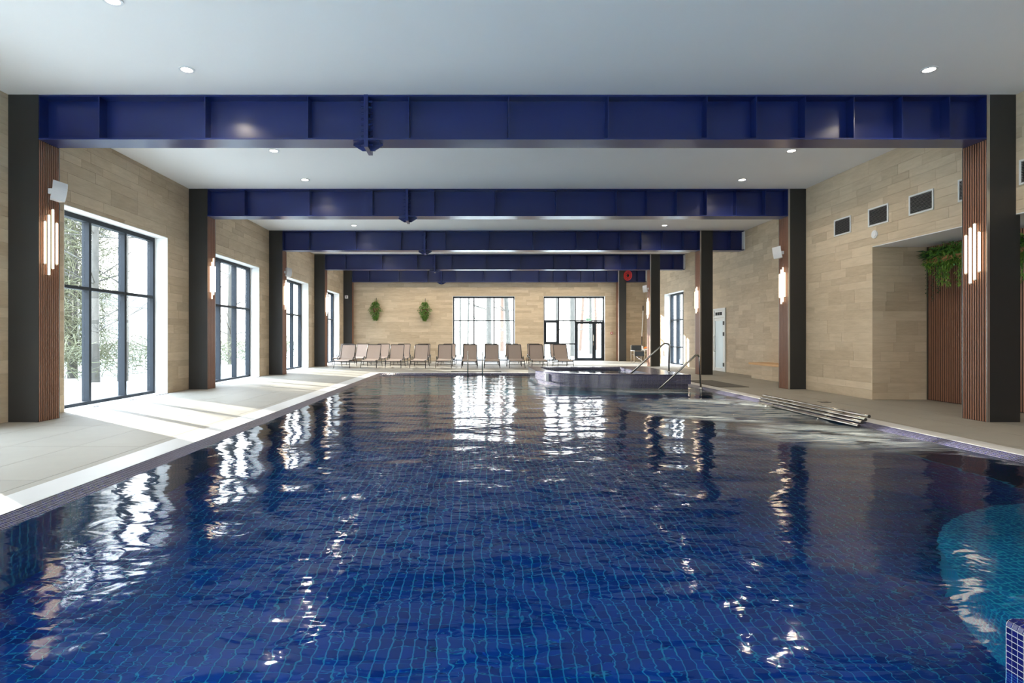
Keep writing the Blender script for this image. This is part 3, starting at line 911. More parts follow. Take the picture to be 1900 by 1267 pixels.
def strip(path, z0, z1, closed=True, flip=False):
    m_ = MB(); s = 0.0; n = len(path); rng_ = range(n if closed else n - 1)
    for i in rng_:
        p, q = path[i], path[(i + 1) % n]; L = hypot(q[0] - p[0], q[1] - p[1])
        vs = shift([(p[0], p[1], z0), (q[0], q[1], z0), (q[0], q[1], z1), (p[0], p[1], z1)])
        f = (0, 1, 2, 3)
        u = [(s, z0), (s + L, z0), (s + L, z1), (s, z1)]
        if flip: f = f[::-1]; u = u[::-1]
        m_.add(vs, [f], [u]); s += L
    return m_
def subdiv(path, n=6):
    """smooth the curved front by Chaikin"""
    return path
def chaikin(P, keep_ends=True, it=2):
    for _ in range(it):
        Q = [P[0]]
        for i in range(len(P) - 1):
            a, b = P[i], P[i + 1]
            Q.append((a[0] * .75 + b[0] * .25, a[1] * .75 + b[1] * .25)); Q.append((a[0] * .25 + b[0] * .75, a[1] * .25 + b[1] * .75))
        Q.append(P[-1]); P = Q
    return P
front_s = chaikin(front)
outer = [(1.84, 19.5)] + front_s + [(5.78, 19.5)]
inner_s = chaikin(inner[1:-1])
inner_l = [inner[0]] + inner_s + [inner[-1]]
strip(outer, ZLIP, ZT).build('outer_wall', M['mos_uv'], tub)
inset = [(p[0] + (.05 if p[0] < 3 else 0) - (.05 if p[0] > 5.5 else 0), p[1] + (.05 if p[1] < 18 else -.05)) for p in outer]
strip(inset, ZW - .05, ZLIP).build('plinth', M['mos_uv'], tub)
m_ = MB(); m_.add(shift([(x, y, ZLIP) for x, y in outer]), [tuple(range(len(outer)))]); m_.build('underside', M['mos'], tub)
# rim as a ring between outer and inner outlines
import mathutils
from mathutils.geometry import delaunay_2d_cdt
allp = [Vector(p) for p in outer] + [Vector(p) for p in inner_l]
no, ni = len(outer), len(inner_l)
edges = [(i, (i + 1) % no) for i in range(no)] + [(no + i, no + (i + 1) % ni) for i in range(ni)]
V2, E2, F2, _, _, _ = delaunay_2d_cdt(allp, edges, [], 0, 1e-5)
def inside(x, y, poly):
    c = False; j = len(poly) - 1
    for i in range(len(poly)):
        if ((poly[i][1] > y) != (poly[j][1] > y)) and (x < (poly[j][0] - poly[i][0]) * (y - poly[i][1]) / (poly[j][1] - poly[i][1] + 1e-12) + poly[i][0]): c = not c
        j = i
    return c
rimf = []
for f in F2:
    cx = sum(V2[k][0] for k in f) / 3; cy = sum(V2[k][1] for k in f) / 3
    if inside(cx, cy, outer) and not inside(cx, cy, inner_l): rimf.append(tuple(f))
rim = MB(); rim.add(shift([(v[0], v[1], ZT) for v in V2]), rimf)
rim.build('rim', M['mos'], tub)
strip(inner_l, -0.35, ZT, flip=True).build('inner_wall', M['mos_uv'], tub)
m_ = MB(); m_.add(shift([(x, y, -.35) for x, y in inner_l]), [tuple(range(ni))]); m_.build('bottom', M['mos'], tub)
# bright wet nosing along the rim
ns = MB(); ns.tube(shift([(x, y, ZT - .006) for x, y in front_s]), .011, 6); ns.build('nosing', M['mos_uv'], tub, smooth=True)
tw = MB(); tw.add([(x, y, ZT - .085) for x, y in inner_l], [tuple(range(ni))])
tw = tw.build('tub_water', M['water2']); tag(tw, 'dark water filling the raised mosaic tub', 'water', kind='stuff')
# overflow spout (white) in the front wall
sp_ = empty('overflow_spout', (2.085, 16.35, .10)); 
sp_.parent = tub; sp_.location = (2.085 - 3.8, 16.35 - 17.3, .10 - (ZW - .05))
bx('spout_plate', M['white'], -.045, .035, -.05, -.02, -.04, .17, sp_)

# ------------------------------------------------------------------ handrails and ladder
def bend(pts, r=.08, n=5):
    P = [Vector(p) for p in pts]; out_ = [P[0]]
    for i in range(1, len(P) - 1):
        a = (P[i - 1] - P[i]); b = (P[i + 1] - P[i]); rr = min(r, a.length * .45, b.length * .45)
        p0 = P[i] + a.normalized() * rr; p1 = P[i] + b.normalized() * rr
        for k in range(n + 1):
            t_ = k / n; out_.append(p0 * (1 - t_) ** 2 + P[i] * 2 * t_ * (1 - t_) + p1 * t_ ** 2)
    out_.append(P[-1]); return out_
h1 = empty('handrail', (5.65, 16.58, ZT)); tag(h1, 'sloping steel handrail standing on the rim of the raised tub', 'handrail')
MB().tube(bend([(0, 0, 0), (0.01, 0, .80), (-.13, 0, .83), (-1.16, 0, -.10)], .06), .024, 10).build('rail', M['steel'], h1, smooth=True)
MB().tube([(0, 0, .001), (0, 0, .02)], .05, 14).build('base_flange', M['steel'], h1)
h2_ = empty('handrail', (5.97, 15.05, -.03)); tag(h2_, 'sloping steel handrail rising from the pool water at the tub corner', 'handrail')
MB().tube(bend([(0, 0, 0), (-.04, 0, .84), (-.12, 0, .88), (-1.20, 0, -.12)], .06), .024, 10).build('rail', M['steel'], h2_, smooth=True)
MB().tube([(0, 0, -.02), (0, 0, .012)], .05, 14).build('base_flange', M['steel'], h2_)
ld = empty('pool_ladder', (0.03, 20.6, ZW)); tag(ld, 'steel pool ladder at the far edge with two tall grab rails', 'ladder')
for sx in (-.265, .265):
    MB().tube(bend([(sx, -.02, -.75), (sx, -.02, .80), (sx, .20, .86), (sx, .52, .72), (sx, .52, .067)], .12), .019, 8).build('grab_rail', M['steel'], ld, smooth=True)
for k in range(3): bx('tread', M['steel'], -.25, .25, -.06, .02, -.30 - k * .2, -.27 - k * .2, ld)

# ------------------------------------------------------------------ air bench tubes
ab = empty('massage_bench', (6.0, 9.0, 0.0)); tag(ab, 'bench of four parallel steel tubes at the bubbling pool edge', 'bench')
specs = [(1.244, 732.6, 146.5, 107.4), (1.268, 726, 152.3, 111.8), (1.300, 719.5, 157.7, 116.4), (1.335, 713.5, 164.3, 121.9)]
for hh, dx, dy, dyf in specs:
    yn = hh * F / dy; X = dx * yn / F; yf = hh * F / dyf; z = CAMZ - hh
    tb = MB().tube([(X - 6, yn - 9, z), (X - 6, yf - 9, z)], .026, 14).build('steel_tube', M['steel'], ab, smooth=False)
    tb.data.shade_smooth()
    MB().tube([(X - 6, yn - 9 - .004, z), (X - 6, yn - 9, z)], .0255, 14).build('end_cap', M['steel_dark'], tb)
    MB().tube([(X - 6, yf - 9, z), (X - 6, yf - 9 + .004, z)], .0255, 14).build('end_cap', M['steel_dark'], tb)
for yc in (9.6, 11.3):
    MB().tube([(.30, yc - 9, .028), (.05, yc - 9, .004), (-.23, yc - 9, -.06), (-.27, yc - 9, -.3)], .014, 8).build('support', M['steel'], ab)

# ------------------------------------------------------------------ mosaic block at the near right corner
BX, BY, BZ = 2.175, 2.34, .15
blk = empty('mosaic_block', (BX, BY, ZB)); tag(blk, 'cobalt mosaic wall end with white grout rising from the water', 'wall end', kind='thing')
bt = BZ - ZB
bx('core', M['tile_grout'], .012, 2.6, -3.3, -.012, 0, bt - .012, blk)
# rounded core edges
mc = MB(); 
def qarc(n=5, r=.025): return [(r - r * cos(pi / 2 * k / n), r * sin(pi / 2 * k / n)) for k in range(n + 1)]
rr = .028
prof = [(.001, 0.0)] + [(.001 + rr - rr * cos(pi / 2 * k / 5), bt - rr - .001 + rr * sin(pi / 2 * k / 5)) for k in range(6)] + [(.40, bt - .001)]
vs = [(p[0], -.001, p[1]) for p in prof] + [(p[0], -3.3, p[1]) for p in prof]
n = len(prof)
mc.add(vs, [(k, k + 1, n + k + 1, n + k) for k in range(n - 1)])
mc.add([(.001, -.001, 0), (2.6, -.001, 0), (2.6, -.001, bt - .02), (.02, -.001, bt - .01), (.001, -.001, bt - .03)], [(0, 1, 2, 3, 4)])
mc.add([(.3, -3.3, bt - .001), (2.6, -3.3, bt - .001), (2.6, -.001, bt - .001), (.3, -.001, bt - .001)], [(0, 1, 2, 3)])
mc.build('render_coat', M['tile_grout'], blk)
tile_me = MB()
s_ = .0108; tile_me.add([(-s_, -s_, 0), (s_, -s_, 0), (s_, s_, 0), (-s_, s_, 0), (-s_ * .9, -s_ * .9, .0022), (s_ * .9, -s_ * .9, .0022), (s_ * .9, s_ * .9, .0022), (-s_ * .9, s_ * .9, .0022)],
                      [(4, 5, 6, 7), (0, 1, 5, 4), (1, 2, 6, 5), (2, 3, 7, 6), (3, 0, 4, 7)])
tme = tile_me.mesh('tile', M['tile_blue'])
rest = MB(); P_ = .0245
def put(loc, rot, single):
    if single:
        o = bpy.data.objects.new('tile', tme); o.location = loc; o.rotation_euler = rot; link(o, blk)
    else:
        Mx = Matrix.Translation(loc) @ mathutils.Euler(rot).to_matrix().to_4x4()
        rest.add([tuple(Mx @ Vector(v)) for v in tile_me.v], tile_me.f)
for j in range(60):
    yj = -.016 - j * P_
    for i in range(20):
        xi = .001 + rr + .010 + i * P_
        put((xi, yj, bt - .001), (0, 0, 0), i < 6 and j < 14)
    for a in (22.5, 67.5):
        ar = R(a); put((.001 + rr - rr * cos(ar), yj, bt - rr - .001 + rr * sin(ar)), (0, -(pi / 2 - ar), 0), j < 14)
    for i in range(30):
        put((.001, yj, bt - rr - .016 - i * P_), (0, R(-90), 0), i < 12 and j < 8)
for i in range(60):
    for k in range(10):
        put((.016 + i * P_, -.001, bt - .016 - k * P_), (R(-90), 0, 0), False)
o = rest.build('tile_field', M['tile_blue'], blk); o['kind'] = 'stuff'

# ------------------------------------------------------------------ mats and floor drain
mt = MB().box(-.40, .40, -1.16, 1.16, 0, .012).build('rubber_mat', M['mat'], None, (6.765, 16.05, 0.0015)); tag(mt, 'dark rubber mat on the deck beside the tub steps', 'mat')
mt2 = MB().box(-.95, .95, -.32, .32, 0, .012).build('rubber_mat', M['mat'], None, (.07, 21.70, 0.0015)); tag(mt2, 'dark rubber mat behind the ladder at the far pool edge', 'mat')
dn = empty('floor_drain', (7.03, 11.48, .001)); tag(dn, 'small square drain in the deck behind the tube bench', 'drain')
bx('grate_frame', M['dark'], -.09, .09, -.09, .09, 0, .004, dn)
for k in range(5): bx('grate_bar', M['trim'], -.075, .075, -.07 + k * .031, -.058 + k * .031, .004, .007, dn)

# ------------------------------------------------------------------ stone bench with a wooden seat
be = empty('bench', (XF, 17.35, 0)); tag(be, 'built in stone bench with an oak seat board against the wall', 'bench')
bx('base', M['grout'], -.555, -.004, -.96, .96, 0, .44, be)
for k in range(3):
    for j in range(3):
        z0_ = .147 * j; yo = -.965 + k * .643
        bx('tile', M['stone'], -.567, -.555, yo + .002, min(yo + .641, .965), z0_ + .002, z0_ + .145, be)
for j in range(3): bx('tile', M['stone'], -.565, -.006, -.972, -.96, .147 * j + .002, .147 * j + .145, be)
bx('seat_board', M['wood'], -.63, -.003, -1.02, 1.02, .44, .505, be)

# ------------------------------------------------------------------ sun loungers
def lounger_proto():
    r = empty('sun_lounger', (0, 0, 0))
    fr = 'aluframe'
    for s in (-1, 1):
        x = s * .31
        pts = [(x, 0.0, .28), (x, .06, .325), (x, .25, .335), (x, .6, .32), (x, .95, .335), (x, 1.2, .35), (x, 1.6, .33), (x, 1.86, .30)]
        MB().tube(pts, .017, 6).build('side_rail', M[fr], r, smooth=True)
        arc = [(s * .325, .72, .33), (s * .345, .80, .42), (s * .35, .95, .475), (s * .35, 1.12, .455), (s * .34, 1.26, .35)]
        MB().tube(bend(arc, .08, 3), .016, 6).build('armrest', M[fr], r, smooth=True)
        MB().tube([(s * .315, .16, .33), (s * .325, .08, .18), (s * .335, .02, 0)], .015, 6).build('leg', M[fr], r)
        MB().tube([(s * .315, 1.50, .33), (s * .325, 1.60, .18), (s * .335, 1.66, 0)], .015, 6).build('leg', M[fr], r)
    MB().tube([(-.325, .08, .17), (.325, .08, .17)], .012, 6).build('crossbar', M[fr], r)
    MB().tube([(-.325, 1.60, .17), (.325, 1.60, .17)], .012, 6).build('crossbar', M[fr], r)
    MB().tube([(-.31, .01, .29), (.31, .01, .29)], .014, 6).build('crossbar', M[fr], r)
    prof = [(.015, .295), (.05, .335), (.15, .35), (.35, .345), (.6, .33), (.85, .335), (1.05, .355), (1.16, .37)]
    sg = MB()
    top = [[(x, y, z) for x in (-.295, -.1, .1, .295)] for y, z in prof]
    sg.sheet(top); sg.sheet([[(x, y, z - .012) for x, y, z in row][::-1] for row in top])
    a = [(-.295, y, z) for y, z in prof]; 
    sg.sheet([[(x, y, z) for x, y, z in a], [(x, y, z - .012) for x, y, z in a]])
    a = [(.295, y, z) for y, z in prof]
    sg.sheet([[(x, y, z - .012) for x, y, z in a], [(x, y, z) for x, y, z in a]])
    sg.sheet([[(x, .015, .283) for x in (-.295, .295)], [(x, .015, .295) for x in (-.295, .295)]])
    sg.build('seat_sling', M['sling'], r, smooth=False)
    b0, b1 = Vector((0, 1.17, .375)), Vector((0, 1.60, .965))
    nrm = Vector((0, b1.z - b0.z, -(b1.y - b0.y))).normalized()
    bs_ = MB()
    vs = []
    for t_ in (0, .5, 1):
        p = b0.lerp(b1, t_)
        for x, off in ((-.285, 0), (0, .012), (.285, 0)):
            q = p + nrm * (off); vs.append((x, q.y, q.z))
    vs2 = [(x, y + nrm.y * .012, z + nrm.z * .012) for x, y, z in vs]
    fs = [(0, 1, 4, 3), (1, 2, 5, 4), (3, 4, 7, 6), (4, 5, 8, 7)]
    bs_.add(vs, fs); bs_.add(vs2, [f[::-1] for f in fs]); bs_.build('backrest_sling', M['sling'], r)
    MB().tube(bend([(-.30, b0.y, b0.z), (-.30, b1.y + .01, b1.z + .012), (.30, b1.y + .01, b1.z + .012), (.30, b0.y, b0.z)], .04, 4), .016, 6).build('backrest_frame', M[fr], r, smooth=True)
    for s in (-1, 1): MB().tube([(s * .29, 1.42, .72), (s * .29, 1.66, .33)], .009, 5).build('prop', M[fr], r)
    return r
proto = lounger_proto()
NUM = ['first', 'second', 'third', 'fourth', 'fifth', 'sixth', 'seventh', 'eighth', 'ninth', 'tenth', 'eleventh']
rows = [(24.05, [-5.59, -4.47, -3.43, -2.39, -1.30, -.21, .75, 1.81, 2.77, 3.87], 'front'), (26.85, [-6.36, -5.56, -4.52, -3.46, -2.48, -1.24, -.24, .80, 1.86, 2.95, 4.06], 'back')]
first = True
for y_, xs, nm in rows:
    for k, X in enumerate(xs):
        o = proto if first else copy_tree(proto); first = False
        o.location = (X, y_ + rng.uniform(-.06, .06), 0); o.rotation_euler = (0, 0, rng.uniform(-.03, .03))
        tag(o, 'beige mesh sun lounger, %s from the window side in the %s row' % (NUM[k], nm), 'sun lounger', 'sun loungers in the %s row' % nm)

# ------------------------------------------------------------------ plants
def leaf(mb, p, d, L, w, droop=.3, rnd=rng):
    d = Vector(d).normalized(); side = d.cross(Vector((0, 0, 1)))
    side = side.normalized() if side.length > .1 else Vector((1, 0, 0))
    side = (side + Vector((rnd.uniform(-.4, .4), rnd.uniform(-.4, .4), rnd.uniform(-.4, .4)))).normalized()
    p = Vector(p); mid = p + d * (L * .5); tip = p + d * L - Vector((0, 0, droop * L))
    mb.add([p, mid + side * w, tip, mid - side * w], [(0, 1, 2), (0, 2, 3)])
def hanging_basket(px, py, label, seed):
    rd = random.Random(seed)
    Y = YF - .22; X = (px - VX) * Y / F; zc = CAMZ - (py - HY) * Y / F
    o = empty('hanging_plant', (X, YF - .004, zc)); tag(o, label, 'plant', 'hanging baskets on the far wall')
    bx('bracket', M['rubber'], -.012, .012, -.03, 0, .05, .62, o); bx('bracket_arm', M['rubber'], -.01, .01, -.22, -.03, .18, .20, o)
    bk = MB(); n = 14; rings = [(.17, .02), (.16, -.06), (.11, -.20), (.03, -.28)]
    bk.sheet([[(r_ * cos(2 * pi * k / n), -.2 + r_ * sin(2 * pi * k / n), z_) for k in range(n + 1)] for r_, z_ in rings]); bk.build('basket', M['basket'], o)
    fo = MB(); fo2 = MB()
    for k in range(760):
        a = rd.uniform(0, 2 * pi); z_ = rd.uniform(-.60, .40); 
        rr_ = .33 * max(.12, 1 - abs(z_ + .05) / .62) * rd.uniform(.2, 1.15)
        p = (rr_ * cos(a) - .02, -.2 + rr_ * sin(a) * .8, z_)
        leaf(fo if rd.random() < .75 else fo2, p, (cos(a), sin(a), rd.uniform(-.9, .5)), rd.uniform(.06, .12), rd.uniform(.014, .028), .4, rd)
    for k in range(7):
        a = rd.uniform(0, 2 * pi); L = rd.uniform(.35, .52)
        for q in range(12):
            t_ = q / 12; p = (sin(a) * .16 * t_, -.2 + .1 * cos(a) * t_, .1 + L * t_)
            leaf(fo2, p, (rd.uniform(-1, 1), rd.uniform(-1, 1), .6), .05, .016, .1, rd)
    a = fo.build('foliage', M['leaf'], o); a['kind'] = 'stuff'; a = fo2.build('foliage', M['leaf_light'], o); a['kind'] = 'stuff'
hanging_basket(697, 573, 'trailing green plant in the hanging basket nearest the far corner column', 1)
hanging_basket(788.5, 574, 'trailing green plant in the hanging basket beside the wide far window', 2)

def shelf_planter(y0, y1, z, label, seed, vines=True):
    rd = random.Random(seed)
    o = empty('shelf_planter', (XF - .012, (y0 + y1) / 2, z)); tag(o, label, 'plant', 'planter boxes on the slatted alcove wall')
    h = (y1 - y0) / 2
    bx('planter_box', M['terracotta'], -.30, -.004, -h, h, -.09, .03, o)
    for s in (-1, 1): bx('bracket', M['rubber'], -.28, -.003, s * h * .8 - .015, s * h * .8 + .015, -.12, -.09, o)
    f1, f2, f3 = MB(), MB(), MB()
    # dark palm like leaves at the far end
    for k in range(70):
        a = rd.uniform(0, 2 * pi); c = (-.18 + rd.uniform(-.06, .06), h - .12 + rd.uniform(-.12, .14), .05 + rd.uniform(0, .12))
        dirv = (cos(a) * .8 - .3, sin(a), rd.uniform(-.3, .7)); leaf(f1, c, dirv, rd.uniform(.16, .34), rd.uniform(.022, .04), .25, rd)
    # mounds of fern leaves
    for k in range(int(950 * h * 2)):
        yy = rd.uniform(-h, h); xx = rd.uniform(-.38, -.05); zz = rd.uniform(-.16, .26) * (1 - .3 * abs(yy / h))
        leaf(f2 if rd.random() < .7 else f3, (xx, yy, zz), (rd.uniform(-1, .3), rd.uniform(-1, 1), rd.uniform(-.6, .7)), rd.uniform(.05, .12), rd.uniform(.010, .022), .4, rd)
    # hanging fern tails
    for k in range(int(22 * h)):
        yy = -h + 2 * h * rd.random(); L = rd.choice((.18, .25, .45, .5))
        for q in range(int(L * 130)):
            t_ = rd.random(); leaf(f2 if rd.random() < .5 else f3, (-.30 - .06 * sin(t_ * 3) + rd.uniform(-.03, .03), yy + rd.uniform(-.07, .07) * (1 - t_ * .6), -.06 - L * t_), (rd.uniform(-1, .6), rd.uniform(-1, 1), -1), rd.uniform(.04, .08), .010, .2, rd)
    for f_, mt_ in ((f1, 'leaf_dark'), (f2, 'leaf'), (f3, 'leaf_light')):
        a = f_.build('foliage', M[mt_], o); a['kind'] = 'stuff'
    if vines:
        for k in range(5):
            v = MB(); yy = h - .02 - k * .085; L = (.75, .85, .70, .62, .5)[k]; xx = -.28 + .05 * (k % 3)
            v.tube([(xx, yy, 0), (xx - .03, yy, -.3 * L), (xx - .02, yy + .01, -L)], .003, 4)
            for q in range(int(L * 26)):
                zz = -L * q / (L * 26); s = 1 if q % 2 else -1
                leaf(v, (xx - .02, yy, zz), (rd.uniform(-.6, -.1), s, -.4), .045, .018, .3, rd)
            a = v.build('vine', M['leaf_dark'], o)
shelf_planter(10.10, 11.55, 2.86, 'leafy planter box with trailing vines at the far end of the alcove', 5)
shelf_planter(8.10, 9.72, 2.80, 'leafy planter box seen just past the nearest alcove side column', 6, False)

# ------------------------------------------------------------------ corner by the far right column: chairs, table, pole, extinguisher
def fold_chair(x, y, rz, label):
    c = empty('folding_chair', (x, y, 0), rz); tag(c, label, 'chair', 'black folding chairs in the far corner')
    bx('seat', M['canvas'], -.25, .25, -.22, .22, .43, .45, c)
    b_ = bx('backrest', M['canvas'], -.27, .27, .22, .235, .62, .90, c)
    bx('seat_front', M['canvas'], -.24, .24, -.235, -.222, .36, .60, c)
    for s in (-1, 1):
        MB().tube([(s * .27, .23, 0), (s * .27, .23, .92)], .012, 6).build('leg', M['steel'], c)
        MB().tube([(s * .27, -.23, 0), (s * .27, -.23, .62)], .012, 6).build('leg', M['steel'], c)
        bx('armrest', M['whitemetal'], s * .27 - .03, s * .27 + .03, -.25, .25, .62, .645, c)
    MB().tube([(-.26, -.2, .03), (.26, -.2, .42)], .009, 6).build('brace', M['steel'], c)
    MB().tube([(.26, -.21, .03), (-.26, -.21, .42)], .009, 6).build('brace', M['steel'], c)
fold_chair(8.30, 29.0, 0.05, 'black canvas folding chair beside the small table in the far corner')
tbl = empty('folding_table', (8.90, 29.75, 0)); tag(tbl, 'small white topped folding table with crossed legs in the far corner', 'table')
bx('tabletop', M['whitemetal'], -.30, .24, -.25, .25, .66, .69, tbl)
for s in (-.2, .2):
    MB().tube([(-.22, s, 0), (.2, s, .66)], .013, 6).build('leg', M['aluframe'], tbl); MB().tube([(.22, s, 0), (-.2, s, .66)], .013, 6).build('leg', M['steel'], tbl)
bxx = MB().box(-.075, .075, -.06, .06, 0, .16).build('paper_box', M['white'], None, (8.70, 29.75, .691)); tag(bxx, 'small white box standing on the folding table', 'box')
ob = MB(); ob.tube(bend([(-.13, 0, .03), (-.05, 0, .09), (.08, 0, .08), (.14, 0, .03)], .04, 3), .035, 8)
ob = ob.build('orange_float', M['orange'], None, (8.96, 29.75, .695), True); tag(ob, 'orange rescue float lying on the folding table', 'float')
po = empty('pool_pole', (8.95, 30.6, 0)); tag(po, 'telescopic pool cleaning pole leaning upright in the far corner', 'pole')
MB().tube([(0, 0, 0), (.07, .15, 1.35)], .03, 8).build('lower_tube', M['bark'], po); MB().tube([(.07, .15, 1.35), (.20, .37, 2.75)], .022, 8).build('upper_tube', M['whitemetal'], po)
MB().tube([(.20, .37, 2.75), (.21, .40, 3.02)], .03, 8).build('grip', M['rubber'], po)
fe = empty('fire_extinguisher', (9.26, 30.2, 0)); tag(fe, 'red fire extinguisher standing on the floor in the far corner', 'extinguisher')
MB().tube([(0, 0, .01), (0, 0, .42), (0, 0, .47)], .085, 14).build('cylinder', M['red'], fe, smooth=False)
MB().tube([(0, 0, .47), (0, 0, .53)], .025, 8).build('valve', M['rubber'], fe); MB().tube(bend([(0, 0, .52), (.1, 0, .5), (.11, 0, .2)], .05, 4), .012, 6).build('hose', M['rubber'], fe)

# ------------------------------------------------------------------ outside
gr = MB().box(-80, 70, -40, 110, -.6, -.12)
gr = MB()
gr.add([(-80, -40, -.14), (XL - .5, -40, -.14), (XL - .5, 110, -.14), (-80, 110, -.14)], [(0, 1, 2, 3)])
gr.add([(XL - .5, YF + .5, -.14), (80, YF + .5, -.14), (80, 110, -.14), (XL - .5, 110, -.14)], [(0, 1, 2, 3)])
gr.add([(XL - .5, -40, -.14), (XF + .5, -40, -.14), (XF + .5, YN - .5, -.14), (XL - .5, YN - .5, -.14)], [(0, 1, 2, 3)])
gr.add([(XF + .5, -40, -.14), (80, -40, -.14), (80, YF + .5, -.14), (XF + .5, YF + .5, -.14)], [(0, 1, 2, 3)])
gr = gr.build('ground_outside', M['snow']); tag(gr, kind='structure')

def grow(mb, p, d, L, r, depth, rd, spread=.55):
    n = 4; pts = [p]; q = p
    for k in range(n):
        d = (d + Vector((rd.uniform(-.12, .12), rd.uniform(-.12, .12), rd.uniform(-.05, .09)))).normalized()
        q = q + d * (L / n); pts.append(q)
    mb.tube(pts, r, 6 if depth > 2 else 4, False, r * .55)
    if depth == 0: return
    for k in range(rd.choice((2, 3, 3))):
        t_ = rd.randint(1, n); a = rd.uniform(0, 2 * pi)
        nd = (d + Vector((cos(a) * spread, sin(a) * spread, rd.uniform(-.15, .35)))).normalized()
        grow(mb, pts[t_], nd, L * rd.uniform(.5, .75), r * .42, depth - 1, rd, spread)
def tree(x, y, h, r, seed, label, grp, mat='bark', lean=(0, 0), depth=3):
    rd = random.Random(seed)
    t_ = empty('tree', (x, y, -.14)); tag(t_, label, 'tree', grp)
    tr_ = MB(); n = 7; pts = []; wx = wy = 0
    for k in range(n + 1):
        s = k / n; wx += rd.uniform(-.05, .05) * r * 4; wy += rd.uniform(-.05, .05)
        pts.append(Vector((lean[0] * h * s + wx, lean[1] * h * s + wy, h * s)))
    tr_.tube(pts, r, 9, False, r * .45); tr_.build('trunk', M[mat], t_, smooth=True)
    br = MB()
    for k in range(12):
        i = rd.randint(1, n); a = rd.uniform(0, 2 * pi)
        grow(br, pts[i], Vector((cos(a), sin(a), rd.uniform(.1, .7))).normalized(), h * rd.uniform(.14, .26), r * .16, depth, rd)
    br.build('branches', M[mat], t_)
# beyond the far wall: (pixel x at the window plane, distance, trunk radius)
G1 = 'bare trees beyond the far windows'
far = [(854, 46, .09, 'slim forked bare tree seen at the window side edge of the wide far window', (.0, 0), 'bark'),
       (868, 55, .10, 'thin bare tree in the first pane of the wide far window', (.02, 0), 'bark'),
       (907, 47, .26, 'thick pale trunk in the middle pane of the wide far window', (-.01, 0), 'bark'),
       (932, 60, .24, 'reddish bare trunk in the last pane of the wide far window', (.01, 0), 'bark_warm'),
       (944, 50, .26, 'leaning grey trunk at the edge of the wide far window', (-.05, 0), 'bark'),
       (1035, 52, .17, 'grey trunk behind the first mullion of the far door window', (0, 0), 'bark'),
       (1061, 44, .24, 'thick grey trunk in the middle pane of the far door window', (.0, 0), 'bark'),
       (1076, 62, .20, 'reddish leaning trunk above the far door', (.07, 0), 'bark_warm'),
       (1096, 50, .15, 'dark grey trunk right above the far exit sign', (-.02, 0), 'bark'),
       (1106, 66, .18, 'warm brown straight trunk beside the far door edge', (.0, 0), 'bark_warm')]
for k, (px, Y, r_, lab, lean, mt_) in enumerate(far):
    tree((px - VX) * Y / F, Y, 13, r_, 40 + k, lab, G1, mt_, lean)
G2_ = 'bare trees outside the left windows'
lft = [(-12.2, 18.4, .13, 'slim bare tree behind the first pane of the nearest side window'), (-14.2, 20.2, .16, 'bare tree behind the middle pane of the nearest side window'),
       (-11.6, 18.9, .17, 'thick trunk behind the last pane of the nearest side window'), (-10.6, 23.2, .13, 'bare tree outside the second side window'),
       (-13, 30.5, .18, 'bare tree farther out beyond the second side window'), (-11, 36.5, .15, 'bare tree outside the third side window'),
       (-19, 24.2, .2, 'tall bare tree beyond the garden hedge'), (-24, 33.5, .25, 'tallest bare tree far beyond the garden hedge'), (-10.8, 44, .2, 'bare tree outside the farthest side window')]
for k, (x, y_, r_, lab) in enumerate(lft): tree(x, y_, 11, r_, 70 + k, lab, G2_, 'bark', (0, 0), 3)
tree(16, 48, 12, .22, 95, 'bare tree seen through the window of the alcove side wall', 'bare trees outside the right window')
tree(13.6, 38, 11, .16, 96, 'slim bare tree close outside the window of the alcove side wall', 'bare trees outside the right window')

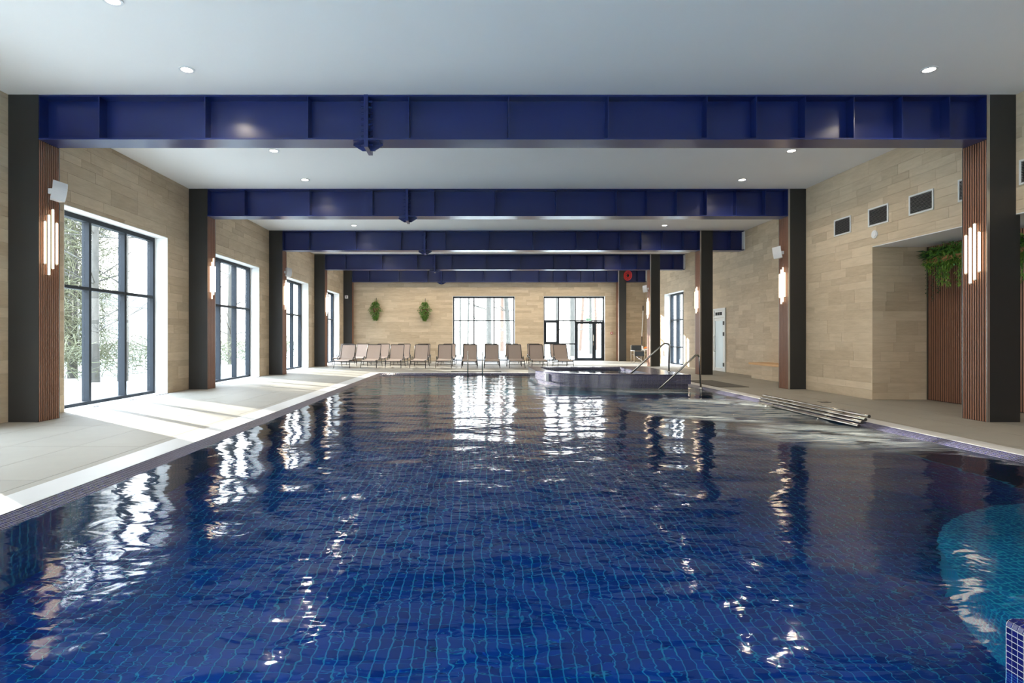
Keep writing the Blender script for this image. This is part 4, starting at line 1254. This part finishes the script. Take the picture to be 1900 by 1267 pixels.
# tangled hedge along the left side
hg = MB(); rd = random.Random(3)
for k in range(2600):
    y_ = rd.uniform(8, 42); x_ = -13.5 + rd.uniform(-1.4, 1.4); z_ = rd.uniform(-.1, 1.0) ** 1
    p = Vector((x_, y_, z_)); a = rd.uniform(0, 2 * pi); pts = [p]
    d = Vector((cos(a) * .6, sin(a) * .6, rd.uniform(.0, 1)))
    for q in range(3):
        d = d + Vector((rd.uniform(-.5, .5), rd.uniform(-.5, .5), rd.uniform(-.4, .25))); p = p + d.normalized() * rd.uniform(.15, .4); pts.append(p)
    hg.tube(pts, rd.uniform(.006, .016), 3, False)
for k in range(3800):
    y_ = rd.uniform(19.4, 21.8); x_ = -14.6 + rd.uniform(-1.2, 1.2); z_ = rd.uniform(.4, 6.5)
    p = Vector((x_, y_, z_)); pts = [p]; a = rd.uniform(0, 2 * pi)
    d = Vector((cos(a) * .6, sin(a) * .6, rd.uniform(-.4, 1)))
    for q in range(3):
        d = d + Vector((rd.uniform(-.6, .6), rd.uniform(-.6, .6), rd.uniform(-.5, .3))); p = p + d.normalized() * rd.uniform(.15, .4); pts.append(p)
    hg.tube(pts, rd.uniform(.005, .014), 3, False)
hg = hg.build('undergrowth', M['twig']); tag(hg, 'tangle of bare winter twigs outside the side windows', 'undergrowth', kind='stuff')

# pale house in the garden beyond the hedge
ho = empty('garden_house', (-33, 44, -.14)); tag(ho, 'pale house with bright windows beyond the hedge outside', 'house')
bx('wall', M['facade'], -4, 4, -9, 9, 0, 4.0, ho)
rf_ = MB().add([(-4.4, -9.4, 4), (4.4, -9.4, 4), (4.4, 9.4, 4), (-4.4, 9.4, 4), (0, -9.4, 5.6), (0, 9.4, 5.6)], [(0, 1, 4), (1, 2, 5, 4), (2, 3, 5), (3, 0, 4, 5), (3, 2, 1, 0)])
rf_.build('roof', M['bark'], ho)
for k in range(4):
    for z_ in (1.2,):
        yq = -7 + k * 4.2
        w_ = bx('window', M['white'], 4.0, 4.06, yq, yq + 1.7, z_, z_ + 1.6, ho)
        bx('pane', M['frosted'], 4.06, 4.07, yq + .1, yq + .8, z_ + .1, z_ + 1.5, ho); bx('pane', M['frosted'], 4.06, 4.07, yq + .9, yq + 1.6, z_ + .1, z_ + 1.5, ho)
